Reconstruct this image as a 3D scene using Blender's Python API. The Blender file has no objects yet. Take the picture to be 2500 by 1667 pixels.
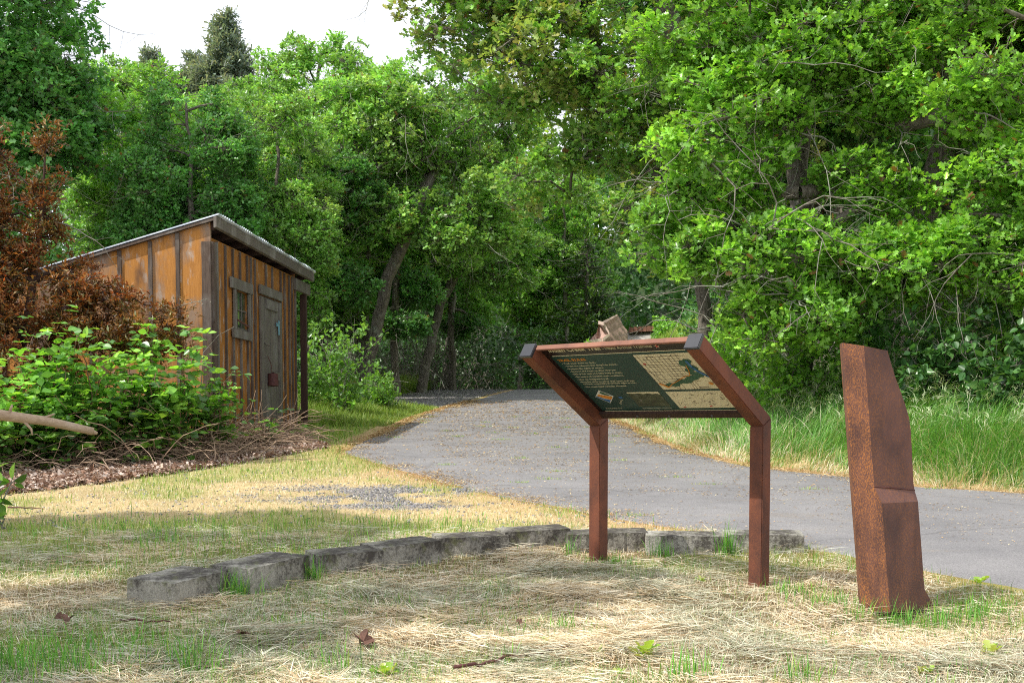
DENOISE = False
import bpy, bmesh, math, random
import numpy as np
from mathutils import Vector, Matrix, noise as mnoise

sc = bpy.context.scene
col = bpy.data.collections.new('trailhead'); sc.collection.children.link(col)
RNG = np.random.default_rng(7)
rnd = random.Random(5)

# ------------------------------------------------------------------ camera
F, PITCH, CY = 3000.0, -0.06, 1214.95          # in units of the 2500 px wide photograph
cam_d = bpy.data.cameras.new('camera'); cam = bpy.data.objects.new('camera', cam_d); col.objects.link(cam)
cam_d.sensor_width = 36; cam_d.lens = F*36/2500
cam_d.shift_y = (CY-833.5)/2500
cam_d.clip_start = .05; cam_d.clip_end = 2000
cam.location = (0, 0, 0); cam.rotation_euler = (math.pi/2+PITCH, 0, 0)
cam_d.dof.use_dof = True; cam_d.dof.focus_distance = 6.3; cam_d.dof.aperture_fstop = 16.0
sc.camera = cam
def at(px, py, Y):
    """a measured point of the photograph, at ground distance Y from the viewer"""
    c, s = math.cos(PITCH), math.sin(PITCH)
    X = (px-1250)/F; U = -(py-CY)/F
    r = (X, c-s*U, s+c*U)
    return Vector((r[0]*Y/r[1], Y, r[2]*Y/r[1]))

# ------------------------------------------------------------------ small helpers
def tag(o, label=None, cat=None, group=None, kind=None):
    if label: o['label'] = label
    if cat: o['category'] = cat
    if group: o['group'] = group
    if kind: o['kind'] = kind
    return o
def empty(name, loc=(0,0,0), rotz=0):
    o = bpy.data.objects.new(name, None); col.objects.link(o); o.location = loc; o.rotation_euler = (0,0,rotz)
    o.empty_display_size = .2
    return o
def link(name, me, mat, parent=None):
    o = bpy.data.objects.new(name, me); col.objects.link(o)
    if mat is not None and len(me.materials) == 0: me.materials.append(mat)
    if parent is not None: o.parent = parent
    return o
def mesh_np(name, V, Fc, colors=None, smooth=False):
    """V (n,3), Fc (m,k) constant polygon size, colors (n,3)"""
    me = bpy.data.meshes.new(name)
    V = np.ascontiguousarray(V, dtype=np.float32); Fc = np.ascontiguousarray(Fc, dtype=np.int32)
    m, k = Fc.shape
    me.vertices.add(len(V)); me.vertices.foreach_set('co', V.ravel())
    me.loops.add(m*k); me.loops.foreach_set('vertex_index', Fc.ravel())
    me.polygons.add(m); me.polygons.foreach_set('loop_start', np.arange(0, m*k, k, dtype=np.int32))
    if smooth: me.polygons.foreach_set('use_smooth', np.ones(m, dtype=bool))
    me.update(calc_edges=True)
    if colors is not None:
        a = me.color_attributes.new('tint', 'FLOAT_COLOR', 'POINT')
        c4 = np.ones((len(V), 4), dtype=np.float32); c4[:, :3] = colors
        a.data.foreach_set('color', c4.ravel())
    return me
class MB:
    """collects boxes, prisms and tubes into one mesh"""
    def __init__(s): s.v = []; s.f = []
    def add(s, vs, fs):
        n = len(s.v); s.v += [tuple(v) for v in vs]; s.f += [tuple(i+n for i in f) for f in fs]
    def hexa(s, p):       # 8 points: bottom 4 then top 4
        s.add(p, [(3,2,1,0),(4,5,6,7),(0,1,5,4),(1,2,6,5),(2,3,7,6),(3,0,4,7)])
    def box(s, c, size, M=None):
        x, y, z = [q/2 for q in size]
        p = [Vector((a*x, b*y, d*z)) for d in (-1,1) for a, b in ((-1,-1),(1,-1),(1,1),(-1,1))]
        c = Vector(c)
        s.hexa([(M @ q if M else q)+c for q in p])
    def prism(s, prof, off):   # profile = list of 3d points, extruded by off
        n = len(prof); off = Vector(off)
        vs = [Vector(p) for p in prof]+[Vector(p)+off for p in prof]
        fs = [tuple(range(n))[::-1], tuple(range(n, 2*n))]+[(i, (i+1) % n, n+(i+1) % n, n+i) for i in range(n)]
        s.add(vs, fs)
    def tube(s, pts, rad, k=6):
        pts = [Vector(p) for p in pts]; n = len(pts); base = len(s.v); up = Vector((.13,.31,.94))
        for i, p in enumerate(pts):
            d = (pts[min(i+1,n-1)]-pts[max(i-1,0)]).normalized()
            a = d.cross(up)
            if a.length < .1: a = d.cross(Vector((1,0,0)))
            a.normalize(); b = d.cross(a); r = rad[i] if hasattr(rad, '__len__') else rad
            for j in range(k):
                t = 2*math.pi*j/k; s.v.append(tuple(p+a*math.cos(t)*r+b*math.sin(t)*r))
        for i in range(n-1):
            for j in range(k):
                s.f.append((base+i*k+j, base+i*k+(j+1)%k, base+(i+1)*k+(j+1)%k, base+(i+1)*k+j))
        s.f.append(tuple(base+j for j in range(k))[::-1]); s.f.append(tuple(base+(n-1)*k+j for j in range(k)))
    def build(s, name, mat, parent=None, bevel=0, smooth=False, M=None, segs=2):
        me = bpy.data.meshes.new(name)
        v = [tuple(M @ Vector(q)) for q in s.v] if M else s.v
        me.from_pydata(v, [], s.f); me.update()
        bm = bmesh.new(); bm.from_mesh(me)
        bmesh.ops.recalc_face_normals(bm, faces=bm.faces)
        if bevel: bmesh.ops.bevel(bm, geom=list(bm.edges), offset=bevel, segments=segs, affect='EDGES', clamp_overlap=True)
        bm.to_mesh(me); bm.free()
        if smooth:
            for p in me.polygons: p.use_smooth = True
        return link(name, me, mat, parent)

# ------------------------------------------------------------------ value noise (numpy)
_T = np.random.default_rng(99).random((256, 256))
def vn(x, y, s=0):
    x = np.asarray(x, float)+s*17.31; y = np.asarray(y, float)+s*7.77
    xi = np.floor(x).astype(int); yi = np.floor(y).astype(int); fx = x-xi; fy = y-yi
    fx = fx*fx*(3-2*fx); fy = fy*fy*(3-2*fy)
    g = lambda a, b: _T[a % 256, b % 256]
    return (g(xi,yi)*(1-fx)+g(xi+1,yi)*fx)*(1-fy)+(g(xi,yi+1)*(1-fx)+g(xi+1,yi+1)*fx)*fy
def fbm(x, y, s=0, o=4):
    r = 0; a = .5
    for i in range(o): r = r+a*vn(x*2**i, y*2**i, s+i); a *= .5
    return r/(1-.5**o)
def sstep(a, b, x):
    t = np.clip((np.asarray(x, float)-a)/(b-a), 0, 1); return t*t*(3-2*t)

# ------------------------------------------------------------------ materials
def mat(name):
    m = bpy.data.materials.new(name); m.use_nodes = True
    nt = m.node_tree; b = nt.nodes['Principled BSDF']
    return m, nt, b
def N(nt, t, **k):
    n = nt.nodes.new(t)
    for a, v in k.items(): setattr(n, a, v)
    return n
def coords(nt, scale=(1,1,1), kind='Object'):
    tc = N(nt, 'ShaderNodeTexCoord'); mp = N(nt, 'ShaderNodeMapping'); mp.inputs['Scale'].default_value = scale
    nt.links.new(tc.outputs[kind], mp.inputs['Vector']); return mp.outputs['Vector']
def noise(nt, vec, scale, detail=5, rough=.6, dist=0):
    n = N(nt, 'ShaderNodeTexNoise'); n.inputs['Scale'].default_value = scale; n.inputs['Detail'].default_value = detail
    n.inputs['Roughness'].default_value = rough; n.inputs['Distortion'].default_value = dist
    nt.links.new(vec, n.inputs['Vector']); return n.outputs['Fac']
def ramp(nt, fac, stops):
    r = N(nt, 'ShaderNodeValToRGB'); e = r.color_ramp.elements
    while len(e) < len(stops): e.new(.5)
    for i, (p, c) in enumerate(stops):
        e[i].position = p; e[i].color = (c, c, c, 1) if not hasattr(c, '__len__') else (*c, 1)
    nt.links.new(fac, r.inputs['Fac']); return r.outputs['Color']
def mix(nt, fac, a, b, bt='MIX'):
    m = N(nt, 'ShaderNodeMix', data_type='RGBA', blend_type=bt)
    for sock, v in (('Factor', fac), ('A', a), ('B', b)):
        i = [q for q in m.inputs if q.name == sock and (q.type == ('VALUE' if sock == 'Factor' else 'RGBA'))][0]
        if isinstance(v, (int, float)): i.default_value = v
        elif isinstance(v, tuple): i.default_value = (*v, 1)
        else: nt.links.new(v, i)
    return [q for q in m.outputs if q.type == 'RGBA'][0]
def bump(nt, b, h, strength=.3, dist=.01):
    n = N(nt, 'ShaderNodeBump'); n.inputs['Strength'].default_value = strength; n.inputs['Distance'].default_value = dist
    nt.links.new(h, n.inputs['Height']); nt.links.new(n.outputs['Normal'], b.inputs['Normal'])
def math_n(nt, op, a, b=None):
    n = N(nt, 'ShaderNodeMath', operation=op)
    for i, v in enumerate((a, b)):
        if v is None: continue
        if isinstance(v, (int, float)): n.inputs[i].default_value = v
        else: nt.links.new(v, n.inputs[i])
    return n.outputs[0]

def leaf_mat(name, trans=.35, rough=.42, gain=1.0, tcol=(1.25,1.25,.6), spec=.4):
    m, nt, b = mat(name)
    a = N(nt, 'ShaderNodeAttribute', attribute_name='tint')
    c = mix(nt, 1.0, a.outputs['Color'], (gain, gain, gain), 'MULTIPLY')
    nt.links.new(c, b.inputs['Base Color']); b.inputs['Roughness'].default_value = rough
    b.inputs['Specular IOR Level'].default_value = spec
    t = N(nt, 'ShaderNodeBsdfTranslucent'); tc = mix(nt, 1.0, c, tcol, 'MULTIPLY'); nt.links.new(tc, t.inputs['Color'])
    ms = N(nt, 'ShaderNodeMixShader'); ms.inputs[0].default_value = trans
    nt.links.new(b.outputs[0], ms.inputs[1]); nt.links.new(t.outputs[0], ms.inputs[2])
    nt.links.new(ms.outputs[0], nt.nodes['Material Output'].inputs['Surface'])
    return m
M_LEAF = leaf_mat('oak_leaves', .40, .34, tcol=(1.3,1.2,.55), spec=.65)
M_REDLEAF = leaf_mat('plum_leaves', .3, .4, tcol=(1.5,.7,.35))
M_GRASS = leaf_mat('grass_blades', .3, .55, tcol=(1.1,1.1,.6))
M_DRY = leaf_mat('dry_blades', .2, .7, tcol=(1.0,.95,.8))
M_LITTER = leaf_mat('litter', .08, .85, tcol=(1,.9,.7))

def bark_mat(name, dark, light, lichen=.5):
    m, nt, b = mat(name); v = coords(nt, (1,1,.28))
    n1 = noise(nt, v, 28, 6, .7, .4); n2 = noise(nt, coords(nt), 3.2, 4)
    c = ramp(nt, n1, [(.3, dark), (.62, light)])
    c2 = mix(nt, ramp(nt, n2, [(lichen, 0.0), (lichen+.14, .75)]), c, (.34,.36,.30))
    nt.links.new(c2, b.inputs['Base Color']); b.inputs['Roughness'].default_value = .95
    b.inputs['Specular IOR Level'].default_value = .1
    bump(nt, b, n1, .9, .03); return m
M_BARK = bark_mat('oak_bark', (.05,.042,.034), (.27,.235,.20), .55)
M_TWIG = bark_mat('lichen_twig', (.12,.10,.08), (.32,.29,.24), .45)
M_PINEBARK = bark_mat('pine_bark', (.05,.03,.02), (.16,.10,.07), .8)

def corten(name, speck=.5, dark=(.075,.036,.032), mid=(.135,.062,.05), fleck=(.42,.16,.04)):  # brown steel with orange speckles, the last colour
    m, nt, b = mat(name); v = coords(nt); vs = coords(nt, (1,1,.75))
    n1 = noise(nt, vs, 150, 6, .75); n2 = noise(nt, vs, 5, 4, .6, .3); n3 = noise(nt, coords(nt, (1,1,.2)), 9, 3)
    base = ramp(nt, n2, [(.35, dark), (.6, mid)])
    thr = mix(nt, .55, n2, n3)
    f = math_n(nt, 'MULTIPLY', ramp(nt, n1, [(.47, 0.), (.60, 1.)]), ramp(nt, thr, [(.36, .15), (.56, speck)]))
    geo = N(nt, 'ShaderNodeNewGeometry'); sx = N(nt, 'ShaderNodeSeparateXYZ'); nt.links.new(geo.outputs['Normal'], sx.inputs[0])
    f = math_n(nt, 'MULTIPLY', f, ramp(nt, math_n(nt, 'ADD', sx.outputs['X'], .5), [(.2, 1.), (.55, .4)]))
    c = mix(nt, f, base, fleck)
    c = mix(nt, ramp(nt, noise(nt, coords(nt, (1,1,.10)), 16, 4, .6), [(.54, 0.), (.70, .35)]), c, (.05,.025,.022))
    vd = N(nt, 'ShaderNodeTexVoronoi'); vd.inputs['Scale'].default_value = 95; nt.links.new(v, vd.inputs['Vector'])
    spots = ramp(nt, vd.outputs['Distance'], [(.05, .55), (.10, 0.)])
    n5 = noise(nt, v, 6, 2)
    c = mix(nt, math_n(nt, 'MULTIPLY', spots, ramp(nt, n5, [(.5, 0.), (.62, .8)])), c, (.45,.36,.22))
    nt.links.new(c, b.inputs['Base Color']); nt.links.new(ramp(nt, n1, [(.3, .55), (.7, .85)]), b.inputs['Roughness'])
    b.inputs['Specular IOR Level'].default_value = .35
    bump(nt, b, n1, .25, .003); return m
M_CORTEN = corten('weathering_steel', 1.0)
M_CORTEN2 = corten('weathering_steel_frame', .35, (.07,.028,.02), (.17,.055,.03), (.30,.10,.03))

def simple(name, c, rough=.6, spec=.5, var=.15, scale=20, metallic=0, bmp=.1):
    m, nt, b = mat(name); n1 = noise(nt, coords(nt), scale, 5)
    lo = tuple(q*(1-var) for q in c); hi = tuple(min(1, q*(1+var)) for q in c)
    nt.links.new(ramp(nt, n1, [(.35, lo), (.65, hi)]), b.inputs['Base Color'])
    b.inputs['Roughness'].default_value = rough; b.inputs['Specular IOR Level'].default_value = spec
    b.inputs['Metallic'].default_value = metallic
    if bmp: bump(nt, b, n1, bmp, .004)
    return m
M_CAP = simple('black_plastic', (.025,.026,.032), .32, .6)
M_PANEL = simple('panel_green', (.006,.045,.038), .42, .5, .05, bmp=0)
M_PANELDK = simple('panel_black', (.012,.009,.009), .3, .5, .05, bmp=0)
M_CREAM = simple('panel_cream', (.66,.60,.42), .4, .4, .04, bmp=0)
M_ORANGE = simple('panel_orange', (.62,.23,.02), .4, .4, .04, bmp=0)
M_BLUE = simple('panel_blue', (.03,.13,.32), .4, .4, .04, bmp=0)
M_MAPGREEN = simple('panel_mapgreen', (.02,.09,.05), .4, .4, .1, bmp=0)
M_RED = simple('panel_red', (.45,.03,.04), .4, .4, .04, bmp=0)
M_INK = simple('panel_ink', (.05,.03,.03), .4, .4, .04, bmp=0)
M_WHITE = simple('panel_white', (.7,.7,.66), .4, .4, .04, bmp=0)

def concrete(name, c=(.36,.34,.29), stain=.50):
    m, nt, b = mat(name); v = coords(nt)
    n1 = noise(nt, v, 9, 6, .65); n2 = noise(nt, v, 120, 4, .7); n3 = noise(nt, v, 3.1, 5, .6)
    geo = N(nt, 'ShaderNodeNewGeometry'); sx = N(nt, 'ShaderNodeSeparateXYZ'); nt.links.new(geo.outputs['Normal'], sx.inputs[0])
    tc = N(nt, 'ShaderNodeTexCoord'); sg = N(nt, 'ShaderNodeSeparateXYZ'); nt.links.new(tc.outputs['Generated'], sg.inputs[0])
    base = ramp(nt, n1, [(.3, tuple(q*.62 for q in c)), (.7, tuple(q*1.15 for q in c))])
    base = mix(nt, .5, base, ramp(nt, n2, [(.35, tuple(q*.5 for q in c)), (.65, tuple(q*1.35 for q in c))]))
    s = math_n(nt, 'ADD', math_n(nt, 'ADD', n3, math_n(nt, 'MULTIPLY', sg.outputs['Z'], .22)), math_n(nt, 'MULTIPLY', math_n(nt, 'SUBTRACT', noise(nt, v, 45, 5, .8), .5), .5))
    c2 = mix(nt, ramp(nt, s, [(stain+.09, 0.), (stain+.24, .9)]), base, (.045,.038,.033))
    c3 = mix(nt, ramp(nt, noise(nt, v, 14, 4), [(.56, 0.), (.68, .5)]), c2, (.16,.17,.07))
    nt.links.new(c3, b.inputs['Base Color']); b.inputs['Roughness'].default_value = .93
    b.inputs['Specular IOR Level'].default_value = .2
    bump(nt, b, mix(nt, .5, n1, n2), .8, .012); return m
M_CONC = concrete('block_concrete')
M_CONC_LIGHT = concrete('block_concrete_pale', (.42,.40,.35), .52)

def wood(name, c1, c2, grey=(.22,.20,.18), greyamt=.55, vscale=(9,9,.7), rough=.8, spots=True):
    m, nt, b = mat(name); v = coords(nt, vscale); vo = coords(nt)
    n1 = noise(nt, v, 9, 6, .7, .6); n2 = noise(nt, coords(nt, (1.6,1.6,.8)), 1.7, 5, .6); n3 = noise(nt, v, 30, 4, .7)
    c = ramp(nt, n1, [(.28, c1), (.70, c2)])
    g = ramp(nt, n2, [(greyamt, 0.), (greyamt+.13, .85)])
    c = mix(nt, math_n(nt, 'MULTIPLY', g, ramp(nt, n3, [(.25, .5), (.7, 1.)])), c, grey)
    if spots:
        n4 = noise(nt, coords(nt, (2.5,2.5,1)), 4.2, 3, .5)
        c = mix(nt, math_n(nt, 'MULTIPLY', ramp(nt, n4, [(.57, 0.), (.68, .8)]), ramp(nt, n3, [(.4,.2),(.6,1.)])), c, (.45,.42,.38))
        n5 = noise(nt, coords(nt, (1.4,1.4,.5)), 3.0, 4, .5)
        c = mix(nt, ramp(nt, n5, [(.54, 0.), (.70, .8)]), c, (.07,.05,.045))
    nt.links.new(c, b.inputs['Base Color']); b.inputs['Roughness'].default_value = rough
    b.inputs['Specular IOR Level'].default_value = .2
    bump(nt, b, n1, .35, .006); return m
M_PLY = wood('stained_plywood', (.34,.14,.03), (.56,.26,.07), greyamt=.48)
M_BOARD = wood('stained_board', (.22,.085,.018), (.42,.18,.04), greyamt=.62)
M_BATTEN = wood('dark_batten', (.05,.035,.028), (.15,.11,.085), greyamt=.5, spots=False)
M_GREYWOOD = wood('grey_wood', (.08,.07,.06), (.20,.18,.15), (.24,.23,.21), .5, spots=False)
M_DARKPOST = wood('dark_post', (.03,.018,.014), (.085,.05,.04), (.12,.10,.08), .6, spots=False)
M_FASCIA = wood('weathered_fascia', (.07,.06,.05), (.21,.18,.15), (.30,.28,.25), .5, vscale=(9,.7,30), spots=False)
M_LOG = wood('bare_limb', (.28,.19,.13), (.50,.38,.27), (.48,.42,.35), .52, vscale=(1,9,9), spots=False)
def metal_roof():
    m, nt, b = mat('galvanised_roof'); n1 = noise(nt, coords(nt), 6, 4)
    nt.links.new(ramp(nt, n1, [(.35, (.55,.63,.75)), (.6, (.80,.85,.92))]), b.inputs['Base Color'])
    b.inputs['Metallic'].default_value = .15; b.inputs['Roughness'].default_value = .35; return m
M_ROOF = metal_roof()
def glass_m():
    m, nt, b = mat('window_glass'); n1 = noise(nt, coords(nt), 7, 4)
    nt.links.new(ramp(nt, n1, [(.35, (.03,.045,.03)), (.65, (.10,.14,.08))]), b.inputs['Base Color'])
    b.inputs['Roughness'].default_value = .08; b.inputs['Specular IOR Level'].default_value = .9; return m
M_GLASS = glass_m()
M_RUST = simple('rusty_iron', (.09,.03,.025), .7, .4, .3, 40)
M_BLUEPAINT = simple('blue_paint', (.16,.33,.40), .5, .4, .2, 30)
M_PINK = simple('pink_concrete', (.50,.34,.29), .85, .2, .22, 12, bmp=.4)
M_PINKTOP = simple('pink_coping', (.80,.60,.53), .85, .2, .12, 12, bmp=.3)
M_SLAB = simple('grey_slab', (.36,.33,.30), .9, .2, .15, 9, bmp=.3)
M_RAIL = simple('brown_timber', (.15,.07,.045), .85, .2, .35, 14, bmp=.3)

# ------------------------------------------------------------------ terrain
RY = [3,5,7.5,8.8,9.75,10.2,11.1,12.1,13.6,15.9,18.7,20.4,27.1,34.2,45,60]
RX = [20,14,8,5.2,4.07,3.45,3.03,2.42,2.04,1.86,1.80,1.70,1.80,1.93,2.4,2.6]
LY = [3.0,4.5,5.666,6.15,6.87,7.68,8.33,9.2,10.9,12.5,13.8,14.6,15.5,17.2,21.75,26.7,34.2,38.2,45,60]
LX = [6.0,3.6,2.376,2.165,1.725,1.156,.70,.154,-.727,-1.35,-1.86,-1.97,-1.95,-1.83,-1.737,-1.33,-.57,-.13,.3,.6]
def Rr(y): return np.interp(y, RY, RX)
def Ll(y): return np.interp(y, LY, LX)
def gz0(y):
    y = np.asarray(y, float)
    return np.where(y < 38, -1.09+.055*y, 1.0+.055*(1-np.exp(-(np.maximum(y,38)-38)/7.))*7.-.035*np.maximum(y-46, 0))
def gz(x, y):
    x = np.asarray(x, float); y = np.asarray(y, float)
    z = gz0(y)
    t = np.maximum(0, x-Rr(y)-.25)
    s = np.interp(y, [8,9.5,12,15,22,34,60,80], [0,.16,.26,.35,.5,.85,.7,.3])
    b = s*t; cap = np.interp(y, [8,20,34,60], [1.2,2.0,4.6,5.0]); z = z+cap*(1-np.exp(-b/cap))
    z = z+16*sstep(52, 115, y)+5*sstep(30, 90, np.abs(x))*sstep(-5, 30, y)
    off = np.minimum(np.abs(x-Ll(y)), np.abs(x-Rr(y))); inside = (x > Ll(y)-.06) & (x < Rr(y)+.06)
    k = np.where(inside, 0, np.clip(off/.5, 0, 1))
    z = z+k*(.03*(fbm(x*1.3, y*1.3, 1)-.5)+.025*(fbm(x*5, y*5, 2, 3)-.5)-.022*sstep(7.5, 6.4, y)-.035*np.exp(-((x-1.65)**2+(y-5.2)**2)/.12))
    z = np.where(inside, z-.012, z)
    return z
def litter_edge(y): return np.interp(y, [6,8.5,9.9,11.5,12.8,14.6,15.2,16.2,18.5], [-9,-5.2,-4.1,-3.35,-3.0,-2.45,-2.6,-3.0,-4.2])
def zones(x, y):
    """weights of the ground covers: straw, green, gravel, litter, tall"""
    n = fbm(x*.9, y*.9, 5); n2 = fbm(x*3, y*3, 9)
    litter = sstep(-.15, .2, litter_edge(y)-x+.5*(n2-.5))*(y < 18.6)
    bank = sstep(.25, .7, x-Rr(y)+.3*(n2-.5))*(y > 9)
    green = sstep(.5, .62, n)*.55
    green = np.maximum(green, sstep(14.6, 16, y)*(x < Ll(y)-.3)*.95)          # beside the shed
    green = np.maximum(green, .75*sstep(1.35, .7, np.hypot((x+1.9)/2.2, (y-7.5)/.7)))
    green = np.maximum(green, .6*sstep(1.2, .5, np.hypot((x+1.8)/.9, (y-4.5)/.5)))
    green = np.maximum(green, .55*sstep(1.2, .6, np.hypot((x-2.0)/.5, (y-5.2)/.5)))
    green = np.maximum(green, bank)
    gravel = sstep(.9, .3, np.hypot((x+.9)/1.7, (y-9.7)/1.1))*sstep(.42, .56, n2)
    gravel = np.maximum(gravel, sstep(.8,.3, np.hypot((x+.9)/.9, (y-8.9)/.35))*.9)
    gravel = np.maximum(gravel, sstep(26, 28, y)*sstep(.1, .4, Ll(y)-x)*sstep(3.0, 2.2, Ll(y)-x)*.9)
    return green, gravel, litter, bank
def ground_col(x, y):
    g, gr, li, bk = zones(x, y)
    n = fbm(x*2.2, y*2.2, 3)[..., None]
    straw = np.array([.56,.44,.24])*(.7+.6*n)
    dirt = np.array([.20,.14,.085])
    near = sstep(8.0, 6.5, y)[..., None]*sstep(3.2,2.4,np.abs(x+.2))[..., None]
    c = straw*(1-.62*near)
    edge = np.exp(-np.minimum(np.abs(x-Ll(y)), np.abs(x-Rr(y)))/.35)[..., None]
    c = c*(1-edge*.6)+np.array([.46,.26,.10])*edge*.6
    yg = np.array([.28,.36,.08]); c = c*(1-.8*g[..., None])+yg*.8*g[..., None]
    c = c*(1-gr[..., None])+np.array([.26,.245,.23])*gr[..., None]
    c = c*(1-li[..., None])+np.array([.34,.24,.18])*li[..., None]
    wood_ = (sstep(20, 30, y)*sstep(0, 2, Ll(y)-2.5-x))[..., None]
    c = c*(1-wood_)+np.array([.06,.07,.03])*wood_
    far = sstep(48, 60, y)[..., None]; c = c*(1-far)+np.array([.035,.06,.02])*far
    hill = (sstep(26, 34, y)*sstep(.5, 1.5, x-Rr(y)))[..., None]*(1-far); c = c*(1-hill)+np.array([.17,.30,.06])*hill
    return c
def grid_mesh(name, xs, ys):
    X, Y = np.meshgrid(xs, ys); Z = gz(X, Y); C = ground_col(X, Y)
    V = np.stack([X, Y, Z], -1).reshape(-1, 3); nx, ny = len(xs), len(ys)
    i = np.arange((ny-1)*(nx-1)); r, c = i//(nx-1), i % (nx-1); a = r*nx+c
    return mesh_np(name, V, np.stack([a, a+1, a+nx+1, a+nx], 1), C.reshape(-1, 3), smooth=True)
def ramp_axis(a, b, fine, grow, lim):
    out = [b]; s = fine
    while out[-1] < lim: s *= grow; out.append(out[-1]+s)
    return np.array(out)
ys = np.concatenate([np.arange(-14, 3.4, .7), np.arange(3.4, 17, .055), ramp_axis(0, 17.0, .055, 1.035, 60), np.arange(64, 420, 9)])
xr = np.concatenate([np.arange(0, 5.5, .055), ramp_axis(0, 5.5, .055, 1.06, 300)])
xs = np.concatenate([-xr[::-1][:-1], xr])
m, nt, b = mat('earth_and_thatch')
a = N(nt, 'ShaderNodeAttribute', attribute_name='tint'); v = coords(nt)
n1 = noise(nt, v, 45, 8, .75); n2 = noise(nt, v, 6, 5); n3 = noise(nt, v, 170, 3, .7)
c = mix(nt, 1.0, a.outputs['Color'], ramp(nt, n1, [(.3, .45), (.7, 1.45)]), 'MULTIPLY')
c = mix(nt, 1.0, c, ramp(nt, n2, [(.3, (.85,.85,.8)), (.7, (1.15,1.1,1.1))]), 'MULTIPLY')
nt.links.new(c, b.inputs['Base Color']); b.inputs['Roughness'].default_value = .95; b.inputs['Specular IOR Level'].default_value = .1
bump(nt, b, mix(nt, .5, n1, n3), .9, .02)
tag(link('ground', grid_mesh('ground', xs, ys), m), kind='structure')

# road
def road_mesh():
    ry = np.concatenate([np.arange(3.0, 20, .08), np.arange(20, 62, .4)]); n = 60; V = []; 
    for y in ry:
        l = float(Ll(y)+.10*(fbm(y*1.4, 3.3, 11)-.5)*2+.05*(vn(y*9, 1.2, 4)-.5)); r = float(Rr(y)+.10*(fbm(y*1.3, 8.3, 12)-.5)*2+.05*(vn(y*8, 5.2, 4)-.5))
        r = min(r, 16)
        for j in range(n):
            t = j/(n-1); x = l+(r-l)*t; e = min(t, 1-t)
            V.append((x, y, float(gz0(y))+.006-(.03 if e == 0 else 0)+.006*math.sin(math.pi*t)))
    V = np.array(V); m_ = len(ry); i = np.arange((m_-1)*(n-1)); rr, cc = i//(n-1), i % (n-1); a_ = rr*n+cc
    return mesh_np('path', V, np.stack([a_, a_+1, a_+n+1, a_+n], 1), smooth=True)
m, nt, b = mat('asphalt'); v = coords(nt)
n1 = noise(nt, v, 110, 6, .9); n2 = noise(nt, v, 1.3, 7, .7); n3 = noise(nt, coords(nt, (.5,2.2,1)), 1.6, 5, .65, .5)
c = ramp(nt, n1, [(.28, (.085,.081,.083)), (.5, (.215,.208,.211)), (.72, (.41,.397,.40))])
c = mix(nt, 1.0, c, ramp(nt, n2, [(.3, (.78,.78,.79)), (.7, (1.16,1.15,1.13))]), 'MULTIPLY')
vo = N(nt, 'ShaderNodeTexVoronoi', feature='DISTANCE_TO_EDGE'); vo.inputs['Scale'].default_value = .55
dv = N(nt, 'ShaderNodeMix', data_type='VECTOR'); dv.inputs[0].default_value = .35
nt.links.new(v, dv.inputs[4]); nn = N(nt, 'ShaderNodeTexNoise'); nn.inputs['Scale'].default_value = 1.5; nn.inputs['Detail'].default_value = 6; nt.links.new(v, nn.inputs['Vector']); nt.links.new(nn.outputs['Color'], dv.inputs[5]); nt.links.new(dv.outputs[1], vo.inputs['Vector'])
c = mix(nt, ramp(nt, vo.outputs['Distance'], [(.0, .35), (.006, 0.)]), c, (.05,.048,.045))
c = mix(nt, math_n(nt, 'MULTIPLY', ramp(nt, n3, [(.56, 0.), (.7, .5)]), ramp(nt, noise(nt, v, 60, 4, .8), [(.5, 0.), (.6, 1.)])), c, (.36,.25,.12))
nt.links.new(c, b.inputs['Base Color']); b.inputs['Roughness'].default_value = .9; b.inputs['Specular IOR Level'].default_value = .25
bump(nt, b, n1, .6, .006)
tag(link('path', road_mesh(), m), kind='structure')

# ------------------------------------------------------------------ leaves, blades, branches
LOBED_H = np.array([(0,0),(.13,.05),(.24,.26),(.36,.11),(.52,.38),(.64,.16),(.84,.27),(1,0)])
def template(kind):
    if kind == 'oak':
        up = [(a, b, .28*b) for a, b in LOBED_H]; dn = [(a, -b, .28*b) for a, b in LOBED_H[1:-1]]
        V = np.array(up+dn); f1 = [0,1,2,3,4,5,6,7]; f2 = [0,7,13,12,11,10,9,8]
        return V, np.array([f1, f2])
    if kind == 'blackberry':
        H = [(0,0),(.12,.22),(.34,.38),(.52,.36),(.72,.24),(.88,.08),(1,0)]
        up = [(a, b, .25*b) for a, b in H]; dn = [(a, -b, .25*b) for a, b in H[1:-1]]
        return np.array(up+dn), np.array([[0,1,2,3,4,5,6],[0,6,11,10,9,8,7]])
    if kind == 'far':
        return np.array([(0,0,0),(.30,.34,.10),(.52,.14,.03),(.74,.30,.08),(1,0,-.05),(.70,-.30,.08),(.50,-.14,.03),(.26,-.34,.10)]), np.array([[0,1,2],[2,3,4],[4,5,6],[6,7,0],[0,2,6],[2,4,6]])
    if kind == 'slim':
        return np.array([(0,0,0),(.45,.17,.06),(1,0,-.04),(.5,-.17,.06)]), np.array([[0,1,2],[0,2,3]])
    if kind == 'needle':
        return np.array([(0,.03,0),(0,-.03,0),(1,.13,.1),(1,-.12,-.05)]), np.array([[0,1,3],[0,3,2]])
def unit(v): return v/np.maximum(np.linalg.norm(v, axis=-1, keepdims=True), 1e-9)
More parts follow.
